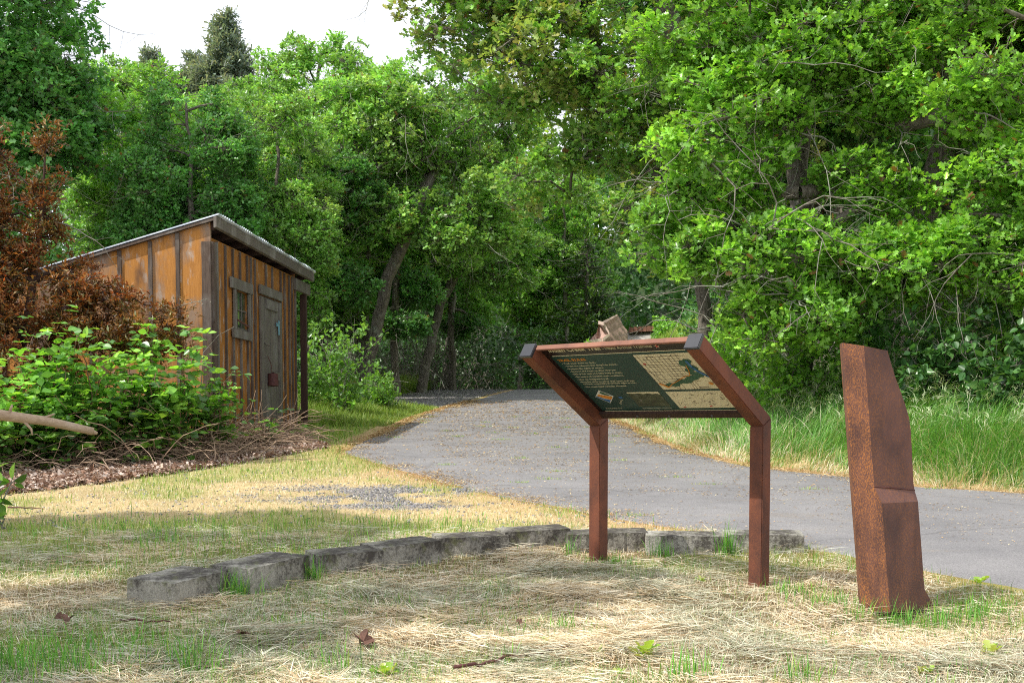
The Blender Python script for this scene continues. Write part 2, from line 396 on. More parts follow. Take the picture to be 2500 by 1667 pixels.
def leaf_mesh(name, P, D, Nn, S, C, kind):
    T, Fc = template(kind); n = len(P); D = unit(D); B = unit(np.cross(Nn, D)); Nn = np.cross(D, B)
    V = P[:, None]+S[:, None, None]*(T[None, :, 0:1]*D[:, None]+T[None, :, 1:2]*B[:, None]+T[None, :, 2:3]*Nn[:, None])
    fc = (Fc[None]+(np.arange(n)*len(T))[:, None, None]).reshape(-1, Fc.shape[1])
    cc = np.repeat(C, len(T), axis=0)
    return mesh_np(name, V.reshape(-1, 3), fc, cc)
def blades(name, P, L, W, az, lean, curl, C, segs=2, tipc=None):
    """grass blades: P base, L length, W width, az facing, lean 0 upright .. 1 flat, curl extra bend"""
    n = len(P); hd = np.stack([np.cos(az), np.sin(az), np.zeros(n)], 1); sd = np.stack([-np.sin(az), np.cos(az), np.zeros(n)], 1)
    tw = RNG.normal(0, .5, n)[:, None]; sd2 = unit(sd+tw*np.array([0,0,1.]))
    V = []; pos = P.copy(); C_ = []
    for k in range(segs+1):
        t = k/segs; w = W*(1-t**1.5*.85)
        if k < segs:
            V += [pos-sd2*w[:, None]/2, pos+sd2*w[:, None]/2]
        else: V += [pos]
        c = C*(.8+.3*t) if tipc is None else C*(1-t)+tipc*t
        C_ += [c] if k == segs else [c, c]
        ang = (lean+curl*t)*math.pi/2
        pos = pos+(hd*np.sin(ang)[:, None]+np.array([0,0,1.])*np.cos(ang)[:, None])*(L/segs)[:, None]
    V = np.stack(V, 1); C_ = np.stack(C_, 1); k = V.shape[1]
    f = []
    for s in range(segs-1): f += [(2*s, 2*s+1, 2*s+3), (2*s, 2*s+3, 2*s+2)]
    f += [(2*segs-2, 2*segs-1, 2*segs)]
    fc = (np.array(f)[None]+(np.arange(n)*k)[:, None, None]).reshape(-1, 3)
    return mesh_np(name, V.reshape(-1, 3), fc, np.clip(C_.reshape(-1, 3), 0, 1))
def seg_tubes(A, B, ra, rb, k=5):
    A, B, ra, rb = map(np.asarray, (A, B, ra, rb)); n = len(A)
    d = unit(B-A); up = np.where(np.abs(d[:, 2:3]) > .9, np.array([[1.,0,0]]), np.array([[0,0,1.]]))
    u = unit(np.cross(d, up)); w = np.cross(d, u); t = np.arange(k)*2*math.pi/k
    ring = np.cos(t)[None, :, None]*u[:, None]+np.sin(t)[None, :, None]*w[:, None]
    V = np.concatenate([A[:, None]+ring*ra[:, None, None], B[:, None]+ring*rb[:, None, None]], 1)
    j = np.arange(k); q = np.stack([j, (j+1) % k, k+(j+1) % k, k+j], 1)
    return V.reshape(-1, 3), (q[None]+(np.arange(n)*2*k)[:, None, None]).reshape(-1, 4)
def poly_tube(P, R_, k=12):
    n = len(P); d = unit(np.gradient(P, axis=0)); ref = np.array([[.2, 1., .1]]); u = unit(np.cross(d, ref)); w = np.cross(d, u); t = np.arange(k)*2*math.pi/k
    g = 1+.08*np.sin(t*3+.7)[None, :]+.05*np.sin(t*5+np.arange(n)[:, None]*.6)
    V = P[:, None]+(np.cos(t)[None, :, None]*u[:, None]+np.sin(t)[None, :, None]*w[:, None])*(R_[:, None]*g)[:, :, None]
    j = np.arange(k); q = np.stack([j, (j+1) % k, k+(j+1) % k, k+j], 1)
    return V.reshape(-1, 3), (q[None]+(np.arange(n-1)*k)[:, None, None]).reshape(-1, 4)
def merge_vf(parts):
    Vs, Fs, o = [], [], 0
    for V, F_ in parts:
        if len(V) == 0: continue
        Vs.append(V); Fs.append(F_+o); o += len(V)
    return np.concatenate(Vs), np.concatenate(Fs)

GREENS = np.array([(.055,.15,.018),(.08,.20,.022),(.045,.115,.02),(.11,.25,.03),(.06,.14,.03)])
def tree_meshes(seed, trunk, ells, natt=120, per=220, size=.10, kind='oak', rtip=.009, rbase=.16, clump=.5,
                greens=GREENS, twigs=True, dead=20, voids=.42, flat=.65, deadlen=1.2):
    """returns (wood V,F), (leaf arrays), (dead V,F) in local coordinates"""
    g = np.random.default_rng(seed)
    # main stem
    tr = np.array([p[:3] for p in trunk], float); pts = [tr[0]]; par = [-1]
    for a_, b_ in zip(tr[:-1], tr[1:]):
        k = max(1, int(np.linalg.norm(b_-a_)/.4))
        for i in range(1, k+1):
            pts.append(a_+(b_-a_)*i/k+g.normal(0, .035, 3)*(1, 1, .3)); par.append(len(pts)-2)
    nst = len(pts)
    # attractors
    att = []; vol = np.array([e[3]*e[4]*e[5] for e in ells]); vol = vol**.6; vol = vol/vol.sum()
    while len(att) < natt:
        e = ells[g.choice(len(ells), p=vol)]; d = unit(g.normal(size=3)); r = g.uniform(.35, 1)**.5
        q = np.array(e[:3])+d*r*np.array(e[3:6])
        if fbm(q[0]*.8+seed, q[2]*.8+q[1]*.5, seed) < voids: continue
        att.append(q)
    att = np.array(att); ctr = tr[len(tr)//2]
    order = np.argsort(np.linalg.norm(att-tr[-1], axis=1)); tips = []
    P = np.array(pts)
    for k in order:
        q = att[k]; d = P-q; dist = np.linalg.norm(d, axis=1)
        cost = dist+.9*np.maximum(0, P[:, 2]-q[2]+.3)+np.where(np.arange(len(P)) < nst*.35, .8, 0)
        j = int(np.argmin(cost)); p0 = P[j]; L = dist[j]; ns = max(2, int(L/.3))
        mid = (p0+q)/2+np.array([0, 0, .12*L])+g.normal(0, .10*L, 3); new = []; prev = j
        for i in range(1, ns+1):
            t = i/ns; w = (1-t)**2*p0+2*t*(1-t)*mid+t*t*q+g.normal(0, .03, 3)*(i < ns)
            new.append(w); par.append(prev); prev = len(P)+i-1
        P = np.concatenate([P, np.array(new)]); tips.append(len(P)-1)
    par = np.array(par); area = np.zeros(len(P)); area[tips] += 1
    for i in range(len(P)-1, 0, -1): area[par[i]] += area[i]
    area = np.maximum(area, 1); ex = math.log(rbase/rtip)/math.log(max(area[0], 2))
    rad = rtip*area**ex
    idx = np.arange(1, len(P)); A, B = P[par[idx]], P[idx]; ra, rb = rad[par[idx]], rad[idx]
    ra = np.where(rb > .55*ra, ra, np.minimum(ra, rb*1.35+.004))
    isst = (idx < nst); sr = rad[:nst].copy(); sr[0] *= 1.25; stem = poly_tube(P[:nst], sr)
    A, B, ra, rb = A[~isst], B[~isst], ra[~isst], rb[~isst]; big = rb > .05
    wood_parts = [seg_tubes(A[big], B[big]+(B[big]-A[big])*.06, ra[big], rb[big], 9)] if big.any() else []
    wood_parts.append(stem); wood_parts.append(seg_tubes(A[~big], B[~big], ra[~big], rb[~big], 4))
    # leaf sprays
    n = len(att); nspr = max(1, per//7)
    csz = clump*g.uniform(.6, 1.25, n)
    off = unit(g.normal(size=(n, nspr, 3)))*g.uniform(.15, 1, (n, nspr, 1))**.5*np.array([1, 1, flat])*csz[:, None, None]
    spr = att[:, None]+off; sprf = spr.reshape(-1, 3)
    if twigs:
        ii = np.repeat(np.arange(n), nspr); sel = g.random(len(ii)) < .55
        wood_parts.append(seg_tubes(att[ii][sel], sprf[sel], np.full(sel.sum(), rtip*.6), np.full(sel.sum(), rtip*.3), 3))
    m_ = 7; base = np.repeat(sprf, m_, 0); nl = len(base)
    axis = unit(off.reshape(-1, 3)+np.array([0,0,.25])); axis = np.repeat(axis, m_, 0)
    D = unit(axis*.6+g.normal(size=(nl, 3))*.75); D[:, 2] *= .6; D = unit(D)
    Nn = unit(np.array([0,0,.7])+axis*.45+g.normal(size=(nl, 3))*.52)
    S = size*g.uniform(.4, 1.35, nl); Pp = base+D*S[:, None]*.12+g.normal(size=(nl, 3))*size*.25
    cl = greens[g.integers(0, len(greens), n)]*g.uniform(.75, 1.25, (n, 1)); cl = np.repeat(cl, nspr*m_, 0)
    lf = greens[g.integers(0, len(greens), nl)]; C = (cl*.5+lf*.5)*np.exp(g.normal(0, .26, (nl, 1))); pale = g.random(nl) < .05; C[pale] = C[pale]*.5+np.array([.22,.26,.14]); brn = g.random(nl) < .012; C[brn] = (.24,.13,.05)
    # dead lichened twigs
    dp = []
    if dead:
        inner = np.where(rad[:len(P)] > rtip*1.6)[0]
        for _ in range(dead):
            p = P[g.choice(inner)].copy(); d = unit(g.normal(size=3)*(1, 1, .5)); r = g.uniform(.006, .014); As, Bs, Ra, Rb = [], [], [], []
            L = deadlen*g.uniform(.4, 1.3); ns = 7
            for i in range(ns):
                q = p+d*L/ns; As.append(p); Bs.append(q); Ra.append(r); Rb.append(r*.84)
                if g.random() < .75:
                    dd = unit(d+g.normal(size=3)*.8); pp, rr = q.copy(), r*.6
                    for _k in range(3):
                        qq = pp+dd*L/ns*.8; As.append(pp); Bs.append(qq); Ra.append(rr); Rb.append(rr*.7); pp, rr = qq, rr*.7
                        dd = unit(dd+g.normal(size=3)*.35+np.array([0,0,-.12]))
                p, r = q, r*.84; d = unit(d+g.normal(size=3)*.28+np.array([0,0,-.13]))
            dp.append(seg_tubes(As, Bs, Ra, Rb, 4))
    return merge_vf(wood_parts), (Pp, D, Nn, S, C, kind), (merge_vf(dp) if dp else None)
def tree(name, label, cat, group, loc, spec, leafmat=None, barkmat=None, rotz=0, scale=1, crown='crown'):
    root = empty(name, loc, rotz); root.scale = (scale,)*3; tag(root, label, cat, group)
    if isinstance(spec, dict):
        w, l, d = tree_meshes(**spec)
        spec = (mesh_np('trunk', w[0], w[1]), leaf_mesh(crown, *l), mesh_np('dead_branches', *d) if d else None)
    o = link('trunk', spec[0], barkmat or M_BARK, root); link(crown, spec[1], leafmat or M_LEAF, root)
    if spec[2] is not None: link('dead_branches', spec[2], M_TWIG, root)
    return root, spec

# ================================================================== TRAIL SIGN
psi, Wd, w, d, A, al, hB = -.7531, 1.0, .0742, .0738, .641, .5652, .86
SB = .78                                        # joint height above the sign's origin
sign = empty('trail_sign', (.4136, 6.6031, -.0103-SB), psi)
tag(sign, 'rusty steel trail sign with a green map panel leaning forward on two posts', 'sign')
ca, sa = math.cos(al), math.sin(al); zb = d*math.tan((math.pi/2-al)/2)
def VZ(U, V, Z): return Vector((U, -V, Z+SB))
def SE(U, s, e): # point on the arm frame: s along arm, e depth behind its front face
    return VZ(U, s*ca-e*sa, s*sa+e*ca)
for U0 in (0, Wd):
    m_ = MB(); m_.prism([VZ(U0, 0, -hB), VZ(U0, 0, 0), VZ(U0, -d, zb), VZ(U0, -d, -hB)], (w, 0, 0)); m_.build('post', M_CORTEN2, sign, .004)
    m_ = MB(); m_.prism([VZ(U0, 0, .0006), SE(U0, A, 0), SE(U0, A, d), VZ(U0, -d, zb+.0006)], (w, 0, 0)); m_.build('arm', M_CORTEN2, sign, .004)
    m_ = MB(); m_.prism([SE(U0-.0025, A-.006, -.0025), SE(U0-.0025, A+.012, -.0025), SE(U0-.0025, A+.012, d+.0025), SE(U0-.0025, A-.006, d+.0025)], (w+.005, 0, 0)); m_.build('end_cap', M_CAP, sign, .003)
def bar(U0, U1, s0, s1, e0, e1, name, mt, bev=.0015, parent=sign):
    m_ = MB(); m_.prism([SE(U0, s0, e0), SE(U0, s1, e0), SE(U0, s1, e1), SE(U0, s0, e1)], (U1-U0, 0, 0)); return m_.build(name, mt, parent, bev)
M_BARTOP = corten('weathering_steel_lit', .3, (.16,.07,.05), (.27,.12,.08), (.36,.16,.07))  # paler copy of the frame steel, sunlight on the rail put into its colour
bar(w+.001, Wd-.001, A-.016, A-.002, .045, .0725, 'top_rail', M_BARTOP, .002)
bar(w+.001, Wd-.001, .0, .044, .046, .0725, 'bottom_rail', M_DARKPOST, .002)
panel = bar(w+.001, Wd-.001, .046, A-.018, .062, .069, 'panel', M_PANELDK, 0)
E0 = .0615
def sheet(mbx, pts, e=E0):       # polygon in panel coordinates (U, s), 0.3 mm thick
    mbx.prism([SE(u_, s_, e) for u_, s_ in pts], SE(0, 0, -.0003)-SE(0, 0, 0))
def rect(mbx, u0, s0, u1, s1, e=E0): sheet(mbx, [(u0, s0), (u1, s0), (u1, s1), (u0, s1)], e)
def line(mbx, pts, wd, e):
    for (a0, b0), (a1, b1) in zip(pts[:-1], pts[1:]):
        L = math.hypot(a1-a0, b1-b0); nx, ny = -(b1-b0)/L*wd/2, (a1-a0)/L*wd/2
        tx, ty = (a1-a0)/L*wd*.3, (b1-b0)/L*wd*.3
        sheet(mbx, [(a0-tx+nx, b0-ty+ny), (a0-tx-nx, b0-ty-ny), (a1+tx-nx, b1+ty-ny), (a1+tx+nx, b1+ty+ny)], e)
q = MB(); rect(q, .104, .056, .968, .551); q.build('green_field', M_PANEL, panel)
q = MB(); rect(q, .118, .552, .962, .5575); rect(q, .118, .047, .962, .0515); q.build('cream_stripe', M_CREAM, panel)
q = MB(); rect(q, .611, .237, .962, .534, E0-.0007); rect(q, .611, .072, .962, .219, E0-.0007); q.build('map_sheet', M_CREAM, panel)
# street map: a grid of streets, with bends
q = MB(); r_ = random.Random(3); ev = E0-.0014
for k, s_ in enumerate((.512, .492, .470, .449, .431, .410, .389, .367, .348, .328, .306)):
    u0 = .615+.03*(k % 3); u1 = .90-.02*((k*2) % 4)-(.03 if k > 6 else 0)
    line(q, [(u0, s_), (u0+.4*(u1-u0), s_+.002*(-1)**k), (u1, s_)], .0020, ev)
for k, u_ in enumerate((.632, .655, .678, .700, .724, .748, .770, .797, .822, .85)):
    s0 = .285+.022*((k*3) % 5); s1 = .530-.012*((k*2) % 3)
    line(q, [(u_, s0), (u_, s1)], .0020, ev)
for u_ in (.72, .745, .80, .815, .835): line(q, [(u_, .240), (u_+.002, .300)], .0020, ev)
for c0, s_ in ((.70, .50), (.78, .505), (.84, .51)):
    line(q, [(c0+.025*math.cos(t), s_+.014*math.sin(t)) for t in [math.pi*i/8 for i in range(9)]], .0020, ev)
line(q, [(.612, .42), (.64, .36), (.66, .30), (.69, .262), (.72, .240)], .003, ev)
line(q, [(.611, .237), (.962, .237), (.962, .534)], .002, ev); line(q, [(.611, .2365), (.611, .534)], .002, ev)
for k in range(34):
    u_, s_ = r_.uniform(.63, .93), r_.uniform(.085, .205); dx, dy = r_.choice([(.03, 0), (.02, 0), (0, .02), (.02, .02), (0, .03)])
    line(q, [(u_, s_), (min(u_+dx, .955), min(s_+dy, .212))], .0013, ev)
for k in range(14):
    u_, s_ = r_.uniform(.64, .92), r_.uniform(.09, .2); rect(q, u_, s_, u_+.012, s_+.003, ev-.0004)
rect(q, .83, .246, .90, .249, ev); rect(q, .83, .252, .885, .2545, ev)
q.build('street_lines', M_INK, panel)
q = MB()
for k in range(90):
    t = k/89; u_ = .655+.235*t; s_ = .268+.075*t+.03*max(0, t-.75)*4*(t-.6)*3+.008*math.sin(t*19)
    if t > .85: u_ = .872+.02*math.sin(k); s_ = .345+(t-.85)*.85
    rr = .010+.010*t; cx, cy = u_+r_.uniform(-.006, .006), s_+r_.uniform(-.006, .006)
    sheet(q, [(cx+rr*math.cos(a_)*r_.uniform(.8, 1.1), cy+rr*math.sin(a_)*r_.uniform(.8, 1.1)) for a_ in [i*math.pi/4 for i in range(8)]], ev-.0006-.00002*k)
q.build('map_woodland', M_MAPGREEN, panel)
q = MB(); line(q, [(.885, .47), (.890, .42), (.905, .385), (.93, .35), (.955, .325)], .014, ev-.0036); q.build('map_river', M_BLUE, panel)
q = MB()
line(q, [(.66, .262), (.70, .292), (.75, .318), (.80, .348), (.84, .358), (.858, .40), (.865, .44)], .004, ev-.0042)
for k in range(14):
    a_ = k*math.pi/7; sheet(q, [(.918+.007*math.cos(a_-.25), .285+.007*math.sin(a_-.25)), (.918+.017*math.cos(a_), .285+.017*math.sin(a_)), (.918+.007*math.cos(a_+.25), .285+.007*math.sin(a_+.25))], ev-.003)
sheet(q, [(.918+.009*math.cos(i*math.pi/6), .285+.009*math.sin(i*math.pi/6)) for i in range(12)], ev-.0034)
line(q, [(.625, .295), (.66, .262)], .012, ev-.003)
q.build('trail_route', M_ORANGE, panel)
q = MB(); rect(q, .628, .4565, .645, .4615, ev-.0006); rect(q, .634, .451, .639, .467, ev-.0009); rect(q, .80, .085, .815, .092, ev-.0006); rect(q, .64, .078, .655, .084, ev-.0006); q.build('map_cross', M_RED, panel)
# woodland photograph on the panel
m, nt, b = mat('panel_photo'); n1 = noise(nt, coords(nt), 26, 6, .7); nt.links.new(ramp(nt, n1, [(.3, (.008,.010,.006)), (.5, (.03,.045,.018)), (.62, (.07,.085,.045)), (.75, (.16,.13,.16))]), b.inputs['Base Color']); b.inputs['Roughness'].default_value = .4
q = MB(); rect(q, .371, .091, .568, .207, E0-.0007); q.build('printed_photo', m, panel)
q = MB(); sheet(q, [(.371, .213), (.371, .222), (.568, .222), (.568, .2), (.545, .207), (.52, .203), (.50, .211), (.47, .205), (.44, .212), (.41, .209)], E0-.0012)
q.build('photo_sky', M_CREAM, panel); q = MB()
for s_ in (.072, .066): rect(q, .38, s_+.004, .56, s_+.0052, E0-.0007); rect(q, .14, s_+.006, .25, s_+.0072, E0-.0007)
q.build('photo_caption', M_CREAM, panel)
# logo: a tilted square badge of cream, green, orange and blue
q = MB(); sheet(q, [(.208, .247), (.146, .188), (.205, .126), (.267, .190)], E0-.0010); q.build('logo_badge', M_WHITE, panel)
q = MB(); sheet(q, [(.213, .237), (.196, .222), (.214, .205), (.258, .191)], E0-.0016); q.build('logo_hill', M_MAPGREEN, panel)
q = MB(); sheet(q, [(.186, .213), (.163, .196), (.190, .176), (.232, .158), (.258, .186), (.222, .197), (.190, .206)], E0-.0016); q.build('logo_path', M_ORANGE, panel)
q = MB(); sheet(q, [(.158, .196), (.151, .188), (.205, .133), (.228, .156), (.188, .171), (.160, .193)], E0-.0020); q.build('logo_water', M_BLUE, panel); q = MB(); rect(q, .292, .168, .316, .184, E0-.0012); q.build('logo_square', M_BLUE, panel)
Msign = Matrix.Identity(4)
def text(body, name, u0, s0, width, height, mt, e=E0-.0012, shear=0, bold=0, parent=panel, rot=0):
    cu = bpy.data.curves.new('t', 'FONT'); cu.body = body; cu.size = 1; cu.offset = bold; cu.resolution_u = 2; cu.space_line = 1
    o = bpy.data.objects.new('t', cu); col.objects.link(o); dg = bpy.context.evaluated_depsgraph_get()
    me = bpy.data.meshes.new_from_object(o.evaluated_get(dg)); bpy.data.objects.remove(o)
    xs_ = [v_.co.x for v_ in me.vertices]; ys_ = [v_.co.y for v_ in me.vertices]; x0, x1 = min(xs_), max(xs_)
    sx_, sy_ = width/(x1-x0), height/.72
    for v_ in me.vertices:
        a_, b_ = (v_.co.x-x0)*sx_, v_.co.y*sy_
        a_, b_ = a_*math.cos(rot)-b_*math.sin(rot), a_*math.sin(rot)+b_*math.cos(rot)
        v_.co = SE(u0+a_, s0+b_, e)
    me.name = name; return link(name, me, mt, parent)
def joined(name, objs):
    base = objs[0]; bm = bmesh.new()
    for o in objs: bm.from_mesh(o.data)
    bm.to_mesh(base.data); bm.free()
    for o in objs[1:]: bpy.data.objects.remove(o)
    base.name = name
text('Indian Creek Trail', 'title_lettering', .128, .590, .330, .030, M_CREAM, bold=.03)
text('- Hazel Avenue Trailhead', 'subtitle_lettering', .470, .588, .292, .024, M_CREAM)
text('TRAIL RULES', 'rules_heading', .128, .508, .182, .020, M_ORANGE, bold=.03)
rules = [('Trail open dawn to dusk.', .484, .205), ('Trails are tobacco and drug free zones.', .461, .325), ('Respect the rights of others.', .437, .225), ('Control and clean up after your pet.', .414, .290),
 ('Enjoy the trail and help keep it clean.', .391, .312), ('Be aware of variable trail conditions.', .366, .305), ('Stay on designated trail.', .342, .195), ('Bicycles yield to other trail users and use', .319, .338),
 ('caution, especially in limited sight areas.', .301, .335), ('No motorized vehicles allowed.', .275, .262)]
L_ = [text(t_, 'rules_lettering', .148, s_, w_, .0125, M_CREAM, bold=.012) for t_, s_, w_ in rules]
q = MB()
for t_, s_, w_ in rules:
    if not t_.startswith('caution'): rect(q, .139, s_+.003, .1425, s_+.0065, E0-.0012)
L_.append(q.build('rules_lettering', M_CREAM, panel)); joined('rules_lettering', L_)
text('parks', 'logo_lettering', .268, .118, .052, .014, M_CREAM, rot=.78)
for nm, R_, mt, ee in (('star_outline', .017, M_CREAM, .0010), ('star', .012, M_RED, .0016)):
    q = MB(); sheet(q, [(.792+(R_ if i % 2 == 0 else R_*.42)*math.sin(i*math.pi/5), .594+(R_ if i % 2 == 0 else R_*.42)*math.cos(i*math.pi/5)) for i in range(10)], E0-ee); q.build(nm, mt, panel)
for u_ in (.32, .52, .78):
    q = MB(); q.tube([SE(u_, .022, .046), SE(u_, .022, .042)], [.008, .006], 8); q.build('bolt', M_CAP, sign)

# ================================================================== STEEL MARKER
def on_plane(px, py, p0, p1, p2):
    n_ = (p1-p0).cross(p2-p0); r = at(px, py, 1.0); return r*(n_.dot(p0)/n_.dot(r))
TL, TM, BL = at(2055.7, 836.4, 5.37), at(2109.1, 844.1, 5.22), at(2103.7, 1492, 5.36)
PL = lambda x, y: on_plane(x, y, TL, TM, BL)
N1, N2, BM = PL(2134.5, 1187.6), PL(2152.7, 1228), PL(2173.3, 1494)
TR = at(2166.7, 856.2, 5.30); PR = lambda x, y: on_plane(x, y, TM, N1, TR)
RU = [PR(*p) for p in ((2184.2, 916.3), (2198.5, 955), (2209, 985), (2219.3, 1018.1), (2224.2, 1056.9), (2230.2, 1180), (2232.7, 1196))]
R0 = at(2241.1, 1223.9, RU[-1].y-.03); PQ = lambda x, y: on_plane(x, y, N2, BM, R0)
RL = [R0, PQ(2250, 1340), PQ(2256.9, 1436), PQ(2281.6, 1482)]
bk = Vector((.03, .17, 0)); right = [TR]+RU+RL; left = [TL, PL(2078.8, 1150), PL(2095.7, 1368), BL]
steel = empty('steel_marker', (1.64, 5.27, -.80))
tag(steel, 'tall faceted rusted steel marker leaning beside the path right of the map sign', 'sculpture')
OFF = -Vector(steel.location)
q = MB()
q.add([TL, TM, N1, N2, BM, BL, left[2], left[1]], [(0, 1, 2, 3, 4, 5, 6, 7)])
q.add([TM, TR]+RU+[N1], [tuple(range(len(RU)+3))])
rb_ = [p+bk*(.9 if i else .5) for i, p in enumerate(right)]; lb_ = [p+bk*.7 for p in left]
for a_, b_, c_, d_ in zip(right[:-1], right[1:], rb_[1:], rb_[:-1]): q.add([a_, b_, c_, d_], [(0, 1, 2, 3)])
for a_, b_, c_, d_ in zip(left[:-1], left[1:], lb_[1:], lb_[:-1]): q.add([a_, b_, c_, d_], [(0, 1, 2, 3)])
q.add([TL, TM, TR, rb_[0], lb_[0]], [(0, 1, 2, 3, 4)]); q.add([BL, BM, RL[-1], rb_[-1], lb_[-1]], [(0, 1, 2, 3, 4)])
q.add(lb_[::-1]+rb_, [tuple(range(len(lb_)+len(rb_)))])
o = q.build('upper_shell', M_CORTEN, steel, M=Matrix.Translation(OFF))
q = MB(); q.add([N1, RU[-1], R0, N2], [(0, 1, 2, 3)]); q.add([N2, R0]+RL[1:]+[BM], [tuple(range(len(RL)+2))])
q.build('lower_plates', M_CORTEN, steel, M=Matrix.Translation(OFF))
q = MB(); q.tube([N1, (N1+RU[-1])/2+Vector((0, -.001, .002)), RU[-1]], .0035, 6); q.build('weld_seam', M_RUST, steel, M=Matrix.Translation(OFF), smooth=True)
q = MB(); q.hexa([Vector(p) for p in ((1.55,5.30,-.9),(1.78,5.30,-.9),(1.78,5.46,-.9),(1.55,5.46,-.9),(1.55,5.30,-.79),(1.78,5.30,-.79),(1.78,5.46,-.79),(1.55,5.46,-.79))]); q.build('footing', M_CAP, steel, M=Matrix.Translation(OFF))

# ================================================================== CONCRETE BLOCKS
BL_ = [((-1.471,5.319),(-1.315,5.669),(-.245,.12),.0), ((-1.209,5.645),(-1.0,6.053),(-.22,.12),.01), ((-.971,6.161),(-.676,6.315),(-.09,.19),.0), ((-.668,6.344),(-.391,6.617),(-.13,.17),.012),
 ((-.393,6.746),(-.03,6.846),(-.05,.2),.0), ((-.027,6.88),(.323,7.02),(-.06,.2),.02), ((.333,6.914),(.54,6.931),(-.01,.2),-.004), ((.548,6.931),(.758,6.94),(0,.2),.004), ((.766,6.846),(1.184,6.812),(.01,.2),.0), ((1.207,6.846),(1.617,6.829),(.02,.21),.006)]
BLAB = ['low concrete block at the left end of the row with its whole top showing', 'second concrete block from the left end, with a tuft of grass at its left side', 'concrete block third from the left, rising out of the cut grass',
 'darkly stained concrete block just left of the bend in the row', 'long dull concrete block just right of the bend in the row', 'taller raised concrete block left of the sign post in the row',
 'short concrete block directly behind the left sign post', 'short stained concrete block directly right of the left sign post', 'pale mossy concrete block between the two sign posts', 'pale concrete block at the right end of the row behind the right sign post']
for i, (fl, fr, dv_, dz) in enumerate(BL_):
    fl, fr, dv_ = Vector(fl), Vector(fr), Vector(dv_); ex_ = (fr-fl).normalized()*(.016 if i not in (0, 1) else 0); fl, fr = fl-ex_, fr+ex_; c_ = (fl+fr)/2
    zt = float(gz0(c_.y))+(.105 if i < 2 else .092)+dz*.7; zb_ = zt-.26; q = bmesh.new(); nu, nv, nz = 16, 8, 8
    Lu = (fr-fl)
    verts = {}
    def bp(a_, b_, c2):
        p2 = fl+Lu*a_+dv_*b_; slope = .055*(p2.y-c_.y)
        p = Vector((p2.x, p2.y, zb_+(zt-zb_)*c2+slope)); 
        nn_ = mnoise.noise_vector(p*7)*.0012+mnoise.noise_vector(p*60)*.0016+mnoise.noise_vector(p*170)*.0014; g_ = .007*math.exp(-((a_-.5)/.02)**2) if b_ < .01 else 0
        edge = sum(1 for t_ in (a_, b_, c2) if t_ < .01 or t_ > .99); pull = Vector((c_.x+dv_.x/2, c_.y+dv_.y/2, (zt+zb_)/2))-p
        return p+nn_+pull.normalized()*(.0015*(edge-1)*(1+mnoise.noise(p*40)) if edge > 1 else 0)+Vector((dv_.x, dv_.y, 0)).normalized()*g_
    for a_ in range(nu+1):
        for b_ in range(nv+1):
            for c2 in range(nz+1):
                if a_ in (0, nu) or b_ in (0, nv) or c2 in (0, nz): verts[a_, b_, c2] = q.verts.new(bp(a_/nu, b_/nv, c2/nz))
    def quad(*k): q.faces.new([verts[j] for j in k])
    for a_ in range(nu):
        for b_ in range(nv):
            for c2 in (0, nz): quad((a_, b_, c2), (a_+1, b_, c2), (a_+1, b_+1, c2), (a_, b_+1, c2))
    for a_ in range(nu):
        for c2 in range(nz):
            for b_ in (0, nv): quad((a_, b_, c2), (a_+1, b_, c2), (a_+1, b_, c2+1), (a_, b_, c2+1))
    for b_ in range(nv):
        for c2 in range(nz):
            for a_ in (0, nu): quad((a_, b_, c2), (a_, b_+1, c2), (a_, b_+1, c2+1), (a_, b_, c2+1))
    bmesh.ops.recalc_face_normals(q, faces=q.faces); me = bpy.data.meshes.new('concrete_block'); 
    for v_ in q.verts: v_.co -= Vector((c_.x, c_.y, zb_))
    q.to_mesh(me); q.free()
    o = link('concrete_block', me, M_CONC_LIGHT if i > 7 else M_CONC); o.location = (c_.x, c_.y, zb_)
    for p in me.polygons: p.use_smooth = False
    tag(o, BLAB[i], 'block', 'concrete blocks edging the cut grass')

# ================================================================== SHED
K = 1.15
shed = empty('wooden_shed', (-3.519, 14.49, -.32), -math.atan(.0763))
tag(shed, 'small orange stained wooden shed with a sloping tin roof behind the bushes', 'shed')
T_ = .035
def top_z(x): return 2.665+.279*x
q = MB(); q.prism([(0, 0, -.1), (0, 0, top_z(0)), (-2.95, 0, top_z(-2.95)), (-2.95, 0, -.1)], (0, T_, 0)); q.build('end_wall', M_PLY, shed)
q = MB(); q.prism([(0, 3.92, -.1), (0, 3.92, top_z(0)), (-2.95, 3.92, top_z(-2.95)), (-2.95, 3.92, -.1)], (0, -T_, 0)); q.build('end_wall', M_BOARD, shed)
q = MB(); q.hexa([(-2.95, T_, -.1), (-2.95+T_, T_, -.1), (-2.95+T_, 3.885, -.1), (-2.95, 3.885, -.1), (-2.95, T_, 1.66), (-2.95+T_, T_, 1.66), (-2.95+T_, 3.885, 1.66), (-2.95, 3.885, 1.80)]); q.build('back_wall', M_BOARD, shed)
